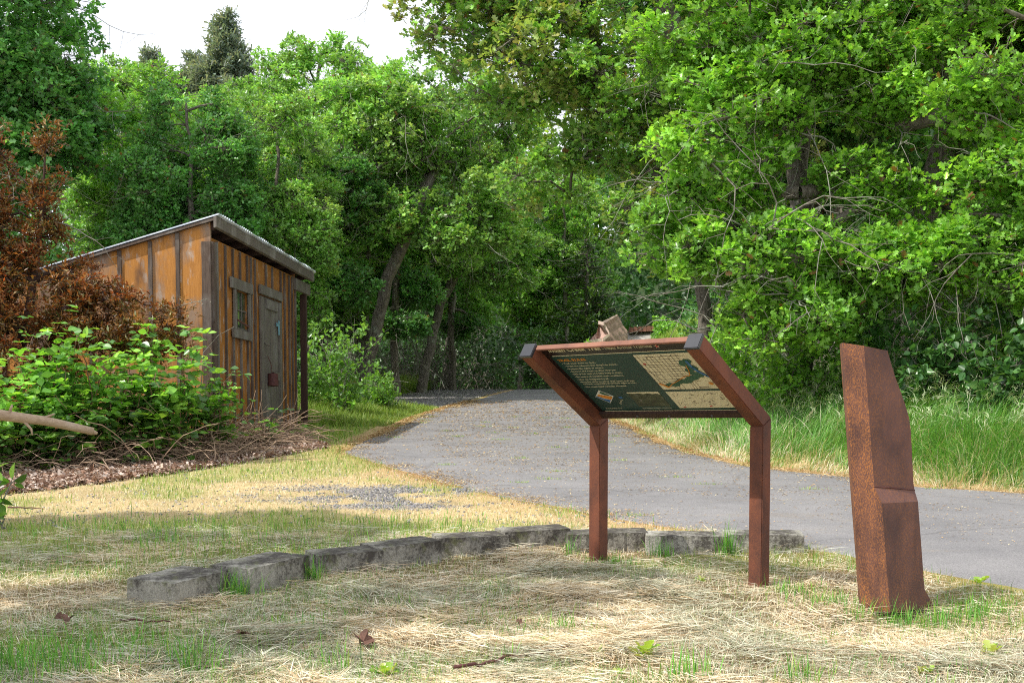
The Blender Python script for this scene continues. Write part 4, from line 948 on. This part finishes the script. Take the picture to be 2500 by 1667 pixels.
shrub('oak_shrub', 'bright low oak sprig in the grass behind the sign arm', 'shrub', gl(2.75, 15.6), .75, 1.15, 1700, .10, SUNNY, 'oak', 67)
shrub('oak_shrub', 'leafy oak sprout at the foot of the thick trunked oak', 'shrub', gl(3.35, 14.6), .8, 1.1, 2200, .09, SUNNY, 'oak', 167)
shrub('oak_shrub', 'leafy oak sprout behind the top of the steel marker', 'shrub', gl(4.35, 15.2), .9, 1.3, 2400, .09, DEEP*1.2, 'oak', 168)
shrub('oak_shrub', 'wide leafy sprout at the top of the bank near the right edge', 'shrub', gl(5.3, 14.2), .9, 1.3, 2400, .09, SUNNY, 'oak', 169)
shrub('oak_shrub', 'light green shrub at the foot of the pink wall', 'shrub', gl(2.1, 36.6), .7, 1.3, 1700, .13, SUNNY, 'far', 68)
shrub('oak_shrub', 'green shrub half hiding the pale ledge on the slope', 'shrub', gl(4.6, 36.9), .6, .5, 1500, .13, MIDG, 'far', 69)
shrub('oak_shrub', 'dark bush at the end of the path left of the fir', 'shrub', gl(.9, 47), 1.6, 2.4, 2400, .14, DEEP*.6, 'far', 70)
def bare(label, loc, R_, H, seed, n=60):
    g = np.random.default_rng(seed); root = empty('bare_bush', loc); tag(root, label, 'bush', 'bare grey bushes under the trees'); A_, B_, ra, rb = [], [], [], []
    for i in range(n):
        a_ = g.uniform(0, 6.28); p = np.array([g.normal()*R_*.3, g.normal()*R_*.3, 0]); dd = unit(np.array([math.cos(a_)*.6, math.sin(a_)*.6, 1.0])); r = g.uniform(.012, .028)
        for k in range(9):
            q_ = p+dd*H/7; A_.append(p); B_.append(q_); ra.append(r); rb.append(r*.85); dd = unit(dd+g.normal(size=3)*.28+np.array([0,0,-.07*k/3])); p = q_; r *= .85
            if g.random() < .7: e_ = unit(dd+g.normal(size=3)); A_.append(p); B_.append(p+e_*H*.18); ra.append(r*.7); rb.append(r*.3)
    link('stems', mesh_np('stems', *seg_tubes(A_, B_, ra, rb, 4)), M_TWIG, root)
for i, (x, y, R_, H, lb) in enumerate([(-4.4,33.5,1.2,2.3,'bare twiggy bush left of the gravel strip'),(-2.9,40.0,1.4,2.6,'bare twiggy bush at the far end of the gravel strip'),(-1.2,44.5,1.5,2.6,'bare grey bush straight beyond the path crest'),(-5.8,29,1.2,2.2,'bare twiggy bush in the shade behind the porch shrub'),(5.0,17.2,1.0,2.0,'tangle of bare twigs under the right hand oaks'),(3.9,17.0,.9,2.2,'tangle of bare twigs behind the thick trunked oak')]):
    bare(lb, gl(x, y), R_, H, 300+i)
# --- red leaved plum bush in front of the shed
RED = np.array([(.20,.085,.028),(.12,.05,.022),(.28,.15,.04),(.11,.075,.024),(.16,.14,.035),(.34,.14,.05),(.10,.11,.03)])
w_, l_, d_ = tree_meshes(seed=71, trunk=[(0,0,0),(-.1,0,.4),(0,0,.8),(-.2,0,1.3),(-.1,0,1.9),(.02,0,2.6),(.1,0,3.35)],
   ells=[(-.2,0,1.75,1.0,.6,.55),(.75,-.1,1.45,.8,.45,.36),(1.15,-.1,1.25,.45,.3,.2),(-.55,0,2.2,.45,.4,.5),(-.1,0,2.75,.10,.12,.35),(-.3,-.2,.9,.9,.6,.4),(-1.0,0,1.7,.7,.5,.9),(.5,0,1.75,.5,.3,.14),(-.6,0,2.9,.28,.3,.8),(.02,0,2.5,.22,.22,.4),(.10,0,3.15,.13,.13,.42)],
   natt=640, per=98, size=.058, kind='slim', rtip=.003, rbase=.05, greens=RED, dead=14, clump=.15, voids=.0, flat=.9, deadlen=.8)
tree('plum_bush', 'dark red leaved plum bush spreading in front of the left side of the shed', 'shrub', None, gl(-5.0, 13.2), (mesh_np('trunk', *w_), leaf_mesh('leaves', *l_), mesh_np('dead_branches', *d_)), M_REDLEAF, M_DARKPOST, crown='leaves')
# --- brambles
BR = np.array([(.10,.24,.03),(.14,.32,.035),(.07,.17,.03),(.20,.38,.05),(.05,.13,.025)])
M_CANE = simple('dry_cane', (.20,.12,.08), .85, .2, .35, 30)
M_DRYCANE = simple('dead_cane', (.34,.24,.17), .85, .2, .45, 9)
BR = BR*1.5+np.array([.01,0,.01])
def bramble(label, loc, R, H, nleaf, ndry, seed, dryH=.5):
    g = np.random.default_rng(seed); root = empty('blackberry_bush', loc); tag(root, label, 'bramble', 'brambles in front of the shed')
    A_, B_, ra, rb, LP, LO = [], [], [], [], [], []
    for i in range(24):
        a_ = g.uniform(0, 6.28); sp = R*g.uniform(.4, 1.25); hh = H*(g.uniform(.55, 1.1) if i > 4 else g.uniform(1.1, 1.7)); p0 = np.array([g.normal()*R*.25, g.normal()*R*.25, 0]); prev = p0
        for k in range(1, 13):
            t = k/12; q_ = p0+np.array([math.cos(a_)*sp*t, math.sin(a_)*sp*t, hh*(1-(1-1.35*t)**2)*.98])+g.normal(0, .02, 3)
            A_.append(prev); B_.append(q_); ra.append(.007*(1-t*.5)); rb.append(.007*(1-t*.6)); prev = q_
            if k > 3: LP.append(q_); LO.append(a_)
    LP = np.array(LP); n = nleaf//3; ii = g.integers(0, len(LP), n)
    c0 = LP[ii]+g.normal(size=(n, 3))*np.array([.16, .16, .20])*R*1.1; c0[:, 2] = np.maximum(c0[:, 2], .05)
    ax = unit(g.normal(size=(n, 3))*np.array([1, 1, .35])+np.array([0,0,.05])); sd = unit(np.cross(ax, np.array([0,0,1.])))
    D = np.stack([ax, unit(ax*.35+sd), unit(ax*.35-sd)], 1).reshape(-1, 3); P = np.repeat(c0, 3, 0)+D*.012
    Nn = np.repeat(unit(np.array([0,-.15,.85])+g.normal(size=(n, 3))*.35), 3, 0)+g.normal(size=(n*3, 3))*.12
    S = np.repeat(.095*g.uniform(.4, 1.25, n), 3)*np.tile([1.1, .85, .85], n); C = np.repeat(BR[g.integers(0, 5, n)]*g.uniform(.7, 1.25, (n, 1)), 3, 0)
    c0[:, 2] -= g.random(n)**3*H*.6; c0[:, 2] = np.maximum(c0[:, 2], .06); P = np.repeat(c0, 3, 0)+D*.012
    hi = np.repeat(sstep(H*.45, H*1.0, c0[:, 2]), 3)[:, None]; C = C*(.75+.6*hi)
    link('canes', mesh_np('canes', *seg_tubes(A_, B_, ra, rb, 5)), M_CANE, root)
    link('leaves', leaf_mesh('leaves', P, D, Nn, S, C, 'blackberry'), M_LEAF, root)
    A_, B_, ra, rb = [], [], [], []
    for i in range(ndry):
        a_ = g.uniform(0, 6.28); p = np.array([g.normal()*R*.6, g.normal()*R*.5, g.uniform(.0, .12)]); dd = unit(np.array([math.cos(a_), math.sin(a_)*.7, g.uniform(.0, .9)])); r = g.uniform(.003, .007); L = g.uniform(.3, .9)
        for k in range(6):
            q_ = p+dd*L/6; q_[2] = max(q_[2], .01); A_.append(p); B_.append(q_); ra.append(r); rb.append(r*.9); p = q_; r *= .9; dd = unit(dd+g.normal(size=3)*.16+np.array([0,0,-.16]))
    link('dry_canes', mesh_np('dry_canes', *seg_tubes(A_, B_, ra, rb, 4)), M_DRYCANE, root)
for i, (x, y, R, H, nl, nd, lb) in enumerate([
  (-5.3,11.5,.7,.80,2700,110,'bramble at the left edge behind the bare limb'),(-4.75,11.9,.6,.95,2700,120,'light green bramble below the middle of the red bush'),(-4.2,12.2,.6,1.12,2900,130,'bramble under the right tips of the red bush'),
  (-3.7,12.7,.55,1.22,2900,150,'tallest bramble in front of the shed corner'),(-3.35,13.3,.38,.95,1100,190,'bramble at the right end of the thicket'),(-3.1,14.3,.32,.5,150,190,'mostly bare canes in front of the shed window'),(-3.0,15.2,.35,.35,120,150,'heap of dry pale canes below the shed door'),
  (-5.9,12.2,.8,1.0,2400,60,'bramble farthest left beneath the red bush')]):
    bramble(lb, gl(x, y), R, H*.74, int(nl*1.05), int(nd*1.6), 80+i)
shrub('blackberry_shoot', 'small green shoot with broad leaves at the left edge below the bare limb', 'shrub', gl(-3.32, 7.75), .22, .42, 60, .10, BR, 'blackberry', 91, 4)
# --- long bare shoots rising in front of the shed
for a_, b_, lb in ((at(1112/2.24, 500+808/2.24, 14.2), at(1278/2.24, 500+668/2.24, 14.0), 'thin pale bare shoot crossing the shed corner'), (at(820/2.24, 500+636/2.24, 14.1), at(1140/2.24, 500+515/2.24, 14.0), 'thin shoot with tiny berries in front of the shed panels')):
    q = MB(); mid = (a_+b_)/2+Vector((0, 0, .05)); base_ = Vector((a_.x-.15, a_.y, float(gz(a_.x, a_.y)))); q.tube([base_, (base_+a_)/2+Vector((.03, 0, 0)), a_, mid, b_], [.006, .006, .005, .004, .003], 5)
    if 'berries' in lb:
        for k in range(14):
            c_ = mid.lerp(b_, rnd.random())+Vector((rnd.gauss(0, .02), 0, rnd.gauss(-.02, .04))); q.tube([c_-Vector((0,0,.008)), c_, c_+Vector((0,0,.008))], [.003, .009, .003], 6)
    o = q.build('bare_shoot', M_TWIG, smooth=True); tag(o, lb, 'shoot')

# --- a tree standing left of the viewer, out of the picture, that shades the foreground
tree('oak_tree', 'oak standing left of the viewer that throws shade on the foreground', 'tree', None, gl(-5.6, 3.9), dict(seed=95,
     trunk=[(0,0,0),(-.3,.1,2.0),(-.2,.1,4.0),(0,.1,6.0)], ells=[(1.0,.0,5.9,1.35,1.0,.55),(-.3,1.7,5.9,1.3,1.1,.6),(.1,-1.2,5.9,.9,.7,.5)], natt=105, per=150, size=.13, kind='far', rbase=.14, greens=MIDG, dead=0, clump=.34, voids=.40))

# ================================================================== GRASSES AND GROUND COVER
def scatter(n, x0, x1, y0, y1, persp=True):
    y = (y0*(y1/y0)**RNG.random(n)) if persp else RNG.uniform(y0, y1, n)
    x = RNG.uniform(-1, 1, n)*np.minimum(.50*y+.3, 99); k = (x > x0) & (x < x1); return x[k], y[k]
def off_road(x, y, m_=.0): return (x < Ll(y)-m_+.10*(vn(x*5, y*5, 3)-.4)) | (x > Rr(y)+m_-.12*(vn(x*5, y*5, 3)-.4))
def pick(cols, n): return cols[RNG.integers(0, len(cols), n)]*RNG.uniform(.75, 1.25, (n, 1))
STRAW = np.array([(.88,.75,.52),(.80,.65,.43),(.90,.84,.66),(.66,.48,.28),(.86,.78,.60)]); HAYG = np.array([(.54,.54,.38),(.66,.67,.52),(.40,.41,.27),(.76,.71,.54),(.46,.34,.22)])
LIME = np.array([(.24,.40,.05),(.32,.48,.07),(.17,.30,.04),(.42,.48,.12)]); FRESH = np.array([(.10,.31,.04),(.15,.40,.05),(.08,.23,.04),(.19,.42,.07)])
def stuff(name, label, me, mt, cat='grass'): return tag(link(name, me, mt), label, cat, kind='stuff')
# cut hay lying flat, foreground
x, y = scatter(230000, -4.5, 4.2, 3.9, 7.6); k = off_road(x, y, .1) & (RNG.random(len(x)) < .2+1.1*sstep(.40, .6, fbm(x*1.6, y*1.6, 21))*(1-.6*sstep(1.9, 2.6, x))*(1-.75*sstep(-1.2, -2.2, x)*(y < 6.6))); x, y = x[k], y[k]; n = len(x)
fl_ = fbm(x*1.1, y*1.1, 22)*9; az = np.where(RNG.random(n) < .75, fl_+RNG.normal(0, .5, n), RNG.uniform(0, 6.28, n))+np.where(RNG.random(n) < .5, math.pi, 0)
hgt = .045*sstep(.42, .68, fbm(x*4.5, y*4.5, 23))*RNG.random(n)+.008*RNG.random(n)
P = np.stack([x, y, gz(x, y)+.002+hgt], 1); g2 = fbm(x*1.7, y*1.7, 24)[:, None]
C = np.where(RNG.random((n, 1)) < sstep(.42, .58, g2), pick(HAYG, n), pick(STRAW, n))
stuff('cut_hay', 'mown straw and hay strands lying flat around the sign', blades('cut_hay', P, RNG.uniform(.04, .15, n)*np.where(RNG.random(n) < .06, 1.6, 1), RNG.uniform(.0018, .0042, n), az, RNG.uniform(.82, 1.0, n), RNG.uniform(.0, .22, n), C, 3), M_DRY, 'hay')
# stubble, upright short dry blades
x, y = scatter(190000, -6, 5, 3.9, 16.5); g_, gr_, li_, bk_ = zones(x, y); k = off_road(x, y, .0) & (RNG.random(len(x)) < (.95-.45*g_)*(1-.85*gr_)*(1-.93*li_)) & (bk_ < .6); x, y = x[k], y[k]; n = len(x)
P = np.stack([x, y, gz(x, y)-.004], 1); C = pick(STRAW, n); yl = sstep(6.3, 8.5, y)[:, None]; C = C*(1-.25*yl)+np.array([.50,.42,.14])*.25*yl
o_e = (np.exp(-np.minimum(np.abs(x-Ll(y)), np.abs(x-Rr(y)))/.3)*(y > 7.5))[:, None]; C = C*(1-.5*o_e)+np.array([.55,.30,.10])*.5*o_e
stuff('dry_stubble', 'short dry yellow stubble over the clearing', blades('dry_stubble', P, RNG.uniform(.02, .06, n)*np.interp(y, [4, 9, 16], [1, .8, .8]), np.maximum(.0022, .00036*y)*RNG.uniform(.8, 1.5, n), RNG.uniform(0, 6.28, n), RNG.uniform(.1, .6, n), RNG.uniform(.1, .5, n), C, 2), M_DRY)
# green blades
x, y = scatter(150000, -9, 5, 3.9, 20); g_, gr_, li_, bk_ = zones(x, y); k = off_road(x, y, .02) & (RNG.random(len(x)) < (.16+.95*g_)*(1-.8*gr_)*(1-.97*li_)) & (bk_ < .7); x, y = x[k], y[k]; n = len(x); g_ = g_[k]
P = np.stack([x, y, gz(x, y)-.004], 1); sh_ = sstep(14.4, 16, y)[:, None]; C = np.where(RNG.random((n, 1)) < .5*(y < 6.5)[:, None]+.15, pick(FRESH, n), pick(LIME, n))
L = RNG.uniform(.025, .075, n)*(1+.5*(y > 15))*(.8+.6*g_)
stuff('green_grass', 'short green grass among the dry stubble', blades('green_grass', P, L, np.maximum(.0024, .0004*y)*RNG.uniform(.8, 1.5, n), RNG.uniform(0, 6.28, n), RNG.uniform(.0, .4, n), RNG.uniform(.1, .6, n), C, 2), M_GRASS)
# bright taller tufts: at the marker, post feet, between blocks, lower left
def tuft_pts(lst):
    X, Y, H = [], [], []
    for (a_, b_, r_, m_, h_) in lst:
        X.append(a_+RNG.normal(0, r_, m_)); Y.append(b_+RNG.normal(0, r_*.6, m_)); H.append(np.full(m_, h_))
    return np.concatenate(X), np.concatenate(Y), np.concatenate(H)
tl = [(1.50,5.20,.06,60,.13),(1.62,5.13,.05,50,.15),(1.75,5.12,.07,60,.12),(1.90,5.2,.09,120,.11),(2.05,5.3,.10,160,.12),(1.42,5.5,.09,160,.10),(1.30,5.75,.08,110,.09),(2.2,5.1,.12,120,.08),
  (-1.27,5.62,.045,110,.17),(-1.24,5.72,.04,60,.15),(-.985,6.03,.03,70,.17),(-1.35,5.85,.06,60,.12),(1.195,6.8,.025,50,.22),(1.2,6.78,.03,40,.15),(.55,6.6,.05,90,.07),(.45,6.55,.05,60,.07),(.83,6.75,.05,60,.13),(.32,6.83,.02,20,.16),
  (-1.75,4.35,.14,260,.15),(-1.45,4.3,.12,160,.12),(-1.6,4.6,.15,140,.11),(-1.2,4.45,.1,70,.12),(-.62,4.3,.03,20,.16),(.22,4.95,.03,24,.12),(.0,4.4,.03,14,.13),(-.9,5.0,.1,50,.08),(-1.1,4.25,.05,60,.15),(.6,4.2,.06,60,.13),(1.0,4.15,.07,60,.12),(1.5,4.3,.2,150,.07),(1.2,4.7,.15,90,.06),(.5,8.3,.2,60,.08),(-.3,7.2,.5,120,.10),(-1.6,7.1,.5,300,.12),(-2.4,7.6,.6,260,.13),(-.6,8.0,.4,120,.1)]
x, y, h = tuft_pts(tl); n = len(x); P = np.stack([x, y, gz(x, y)-.005], 1)
stuff('grass_tufts', 'brighter green grass tufts at the marker, the posts and between the blocks', blades('grass_tufts', P, h*RNG.uniform(.45, 1.15, n), RNG.uniform(.003, .006, n), RNG.uniform(0, 6.28, n), RNG.uniform(0, .22, n), RNG.uniform(.1, .6, n), np.where(RNG.random((n, 1)) < .2, pick(LIME, n), pick(FRESH, n)*1.2), 3), M_GRASS)
# tall grass on the right bank
y = RNG.uniform(9.6, 24, 90000); x = Rr(y)+.10+RNG.random(len(y))**1.1*np.interp(y, [9, 12, 24], [2.8, 3.4, 2.4]); k = RNG.random(len(x)) < .35+.9*fbm(x*2, y*2, 31); x, y = x[k], y[k]; n = len(x)
t = x-Rr(y); L = np.clip(.05+.42*t, .05, .46)*RNG.uniform(.55, 1.15, n)*(.75+.5*fbm(x*1.5, y*1.5, 32)); dryf = (RNG.random(n) < np.interp(t, [0, .35, .7, 3], [.9, .45, .10, .06]))[:, None]
TG = np.array([(.12,.34,.05),(.17,.42,.06),(.08,.24,.04),(.25,.48,.08),(.24,.44,.14)])
P = np.stack([x, y, gz(x, y)-.01], 1); C = np.where(dryf, pick(STRAW, n)*.9, pick(TG, n)*(.7+.6*fbm(x*1.2, y*1.2, 34))[:, None])
stuff('tall_grass', 'tall bent green grass on the bank right of the path', blades('tall_grass', P, L, RNG.uniform(.004, .008, n), fbm(x*.8, y*.8, 33)*12+RNG.normal(0, .9, n), RNG.uniform(.02, .4, n), RNG.uniform(.3, 1.1, n), C, 4), M_GRASS)
# seed heads of the tall grass
y = RNG.uniform(10.2, 17, 1800); x = Rr(y)+.9+RNG.random(len(y))*2.2; x = x[:900]; y = y[:900]; n = len(x); h0 = RNG.uniform(.25, .45, n); a_ = RNG.uniform(0, 6.28, n)
k5 = 7; base = np.stack([x, y, gz(x, y)+h0], 1); Pp = np.repeat(base, k5, 0)+RNG.normal(0, .02, (n*k5, 3)); az = np.repeat(a_, k5)+RNG.normal(0, .45, n*k5)
stuff('grass_seed_heads', 'pale drooping seed heads over the tall grass of the bank', blades('grass_seed_heads', Pp, RNG.uniform(.05, .12, n*k5), np.full(n*k5, .006), az, RNG.uniform(.35, .8, n*k5), RNG.uniform(.3, .9, n*k5), pick(np.array([(.48,.58,.32),(.60,.62,.42),(.40,.50,.26)]), n*k5), 3), M_GRASS)
# grass left of the path beyond the shed, and on the slope
y = RNG.uniform(19, 40, 60000); x = Ll(y)-.15-RNG.random(len(y))**1.3*np.interp(y, [19, 24, 28, 40], [3.2, 2.6, 4.0, 4.5]); k = (RNG.random(len(x)) < .3+fbm(x, y, 41)) & ~((y > 26) & (x > Ll(y)-2.6)); x, y = x[k], y[k]; n = len(x)
L = np.clip(.05+.22*(Ll(y)-x-.1), .05, .6)*RNG.uniform(.5, 1.2, n)
stuff('verge_grass', 'lush green grass left of the path under the trees', blades('verge_grass', np.stack([x, y, gz(x, y)-.01], 1), L, .00042*y*RNG.uniform(.8, 1.6, n), RNG.uniform(0, 6.28, n), RNG.uniform(0, .4, n), RNG.uniform(.2, .9, n), pick(LIME*.8, n)*(.7+.6*fbm(x, y, 42))[:, None], 3), M_GRASS)
y = RNG.uniform(24, 50, 50000); x = Rr(y)+.2+RNG.random(len(y))*5.5; n = len(x)
stuff('slope_grass', 'sunlit green grass on the slope around the pink wall', blades('slope_grass', np.stack([x, y, gz(x, y)-.01], 1), RNG.uniform(.12, .4, n), .00045*y*RNG.uniform(.8, 1.6, n), RNG.uniform(0, 6.28, n), RNG.uniform(0, .4, n), RNG.uniform(.2, .8, n), pick(LIME*1.1, n), 2), M_GRASS)
# leaf litter under the brambles, needles along the path edges and specks on the asphalt
y = RNG.uniform(7.5, 17.5, 60000); x = litter_edge(y)+.25-np.abs(RNG.normal(0, .9, len(y))); n = len(x)
LIT = np.array([(.36,.24,.18),(.50,.38,.30),(.22,.13,.09),(.60,.49,.42),(.30,.17,.11)])
stuff('leaf_litter', 'pale brown dead leaves covering the ground under the brambles', leaf_mesh('leaf_litter', np.stack([x, y, gz(x, y)+RNG.uniform(.003, .04, n)], 1), unit(RNG.normal(size=(n, 3))*np.array([1, 1, .25])), unit(np.array([0,0,.8])+RNG.normal(size=(n, 3))*.45), RNG.uniform(.025, .065, n), pick(LIT, n), 'far'), M_LITTER, 'litter')
y = 7.0*(30/7.0)**RNG.random(60000); s_ = RNG.random(len(y)) < .5; e_ = np.abs(RNG.normal(0, .22, len(y))); e_ = np.where(RNG.random(len(y)) < .38, RNG.random(len(y))*3.0, e_)
x = np.where(s_, Ll(y)+e_-.1, Rr(y)-e_+.1); k = (x < Rr(y)+.2) & (x > Ll(y)-.2) & (np.abs(x) < .5*y) & (RNG.random(len(y)) < .25+1.3*sstep(.45, .6, fbm(x*1.5, y*2.5, 44))); x, y = x[k], y[k]; n = len(x)
stuff('path_debris', 'orange brown catkins and bits strewn on the path edges', leaf_mesh('path_debris', np.stack([x, y, np.maximum(gz(x, y), gz0(y))+.016], 1), unit(RNG.normal(size=(n, 3))*np.array([1, 1, .1])), unit(np.array([0,0,1.])+RNG.normal(size=(n, 3))*.2), RNG.uniform(.5, 1.4, n)*.0027*y**.9, pick(np.array([(.50,.30,.11),(.55,.42,.22),(.34,.2,.09),(.6,.5,.3)]), n), 'slim'), M_LITTER, 'debris')
y = RNG.uniform(7.5, 22, 36); x = Ll(y)+RNG.random(36)*(np.minimum(Rr(y), 5)-Ll(y)); x = np.repeat(x, 40)+RNG.normal(0, .06, 1440); y = np.repeat(y, 40)+RNG.normal(0, .02, 1440)
stuff('path_sprouts', 'tiny yellow green sprouts growing in the cracks of the path', blades('path_sprouts', np.stack([x, y, gz0(y)+.012], 1), RNG.uniform(.012, .035, 1440), np.maximum(.002, .0004*y), RNG.uniform(0, 6.28, 1440), RNG.uniform(.1, .8, 1440), RNG.uniform(.1, .5, 1440), pick(LIME*1.2, 1440), 2), M_GRASS)
# gravel
x, y = scatter(60000, -4, 3, 7.6, 12); g_, gr_, li_, bk_ = zones(x, y); k = off_road(x, y) & (RNG.random(len(x)) < gr_*.9+.05); x, y = x[k], y[k]
y2 = RNG.uniform(26, 42, 9000); x2 = Ll(y2)-.1-RNG.random(9000)*2.6; x, y = np.concatenate([x, x2]), np.concatenate([y, y2]); n = len(x)
T8 = np.array([(a_, b_, c_) for c_ in (0, .6) for a_, b_ in ((-.5,-.5),(.5,-.5),(.5,.5),(-.5,.5))]); V = T8[None]*(1+RNG.normal(0, .22, (n, 8, 3))); rs = RNG.uniform(.006, .016, n)*np.where(y > 20, 1.8, 1)
an = RNG.uniform(0, 6.28, n); ca_, sa_ = np.cos(an)[:, None], np.sin(an)[:, None]; V = np.stack([V[..., 0]*ca_-V[..., 1]*sa_, V[..., 0]*sa_+V[..., 1]*ca_, V[..., 2]], -1)*rs[:, None, None]+np.stack([x, y, gz(x, y)-.002], 1)[:, None]
Fq = np.array([(4,5,6,7),(0,1,5,4),(1,2,6,5),(2,3,7,6),(3,0,4,7)]); stuff('gravel', 'dark grey gravel showing through the thin grass', mesh_np('gravel', V.reshape(-1, 3), (Fq[None]+(np.arange(n)*8)[:, None, None]).reshape(-1, 4), np.repeat(pick(np.array([(.21,.20,.21),(.29,.28,.28),(.13,.13,.135),(.38,.36,.34)]), n), 8, 0)), M_LITTER, 'gravel')
# weeds
def weed(px, py, label, seed, s_=.09, n=12, name='dandelion_plant'):
    xx, yy = gp(px, py); g = np.random.default_rng(seed); a_ = np.arange(n)*2*math.pi/n+g.normal(0, .25, n); D = unit(np.stack([np.cos(a_), np.sin(a_), g.uniform(.3, 1.3, n)], 1))
    me = leaf_mesh('weed', g.normal(0, .006, (n, 3)), D, unit(np.array([0,0,1.])+g.normal(size=(n, 3))*.2), s_*g.uniform(.6, 1.2, n), LIME[g.integers(0, 4, n)]*1.15, 'oak')
    o = link(name, me, M_LEAF); o.location = (xx, yy, float(gz(xx, yy))+.01); tag(o, label, 'weed', 'small green weeds in the straw')
for i, (px, py, s_, lb) in enumerate([(1572,1592,.11,'larger upright weed right of the two low ones in the bright straw'),(1455,1586,.06,'small low weed in the bright straw right of the reddish stick'),(1290,1608,.055,'small weed touching the reddish stick'),(1330,1566,.05,'tiny weed above the right end of the reddish stick'),
   (1440,1658,.06,'weed cut by the bottom edge of the picture'),(1510,1630,.05,'tiny yellowish weed near the bottom edge'),(1713,1408,.05,'small round leaved weed between the two sign posts'),(2390,1425,.09,'leafy weed patch beyond the marker at the path edge'),(2420,1580,.09,'flat green weed near the right edge'),(945,1640,.09,'long bladed weed at the bottom edge left of the stick'),(2260,1640,.06,'small weed at the bottom right')]):
    weed(px, py, lb, 200+i, s_*.62)

# ================================================================== SKY AND SUN
SUN = Vector((-.537, -.271, .799)).normalized()
w_ = bpy.data.worlds.new('World'); sc.world = w_; w_.use_nodes = True; nt = w_.node_tree; bg = nt.nodes['Background']
sky = N(nt, 'ShaderNodeTexSky'); sky.sky_type = 'NISHITA'; sky.sun_disc = False; sky.sun_elevation = math.asin(SUN.z); sky.sun_rotation = math.atan2(SUN.x, SUN.y)
tc = N(nt, 'ShaderNodeTexCoord'); mp = N(nt, 'ShaderNodeMapping'); mp.inputs['Scale'].default_value = (1, 1, 3.2); nt.links.new(tc.outputs['Generated'], mp.inputs['Vector'])
cl = ramp(nt, noise(nt, mp.outputs['Vector'], 2.2, 7, .55, .3), [(.25, .72), (.62, .97)])
cm = mix(nt, cl, sky.outputs['Color'], (9.6, 9.9, 10.6)); nt.links.new(cm, bg.inputs['Color']); bg.inputs['Strength'].default_value = .14
sd = bpy.data.lights.new('sun', 'SUN'); sd.energy = 5.0; sd.angle = math.radians(.53); sd.color = (1, .955, .87)
so = bpy.data.objects.new('sun', sd); col.objects.link(so); so.rotation_euler = SUN.to_track_quat('Z', 'Y').to_euler(); so.location = (-5, -3, 12)
sc.view_settings.view_transform = 'Standard'; sc.view_settings.look = 'None'; sc.view_settings.exposure = 0; sc.view_settings.gamma = 1
cy = sc.cycles; cy.pixel_filter_type = 'BLACKMAN_HARRIS'; cy.filter_width = 1.05; cy.use_denoising = DENOISE; cy.max_bounces = 5; cy.diffuse_bounces = 3; cy.glossy_bounces = 2; cy.transmission_bounces = 4; cy.transparent_max_bounces = 4
cy.caustics_reflective = False; cy.caustics_refractive = False; cy.sample_clamp_indirect = 4
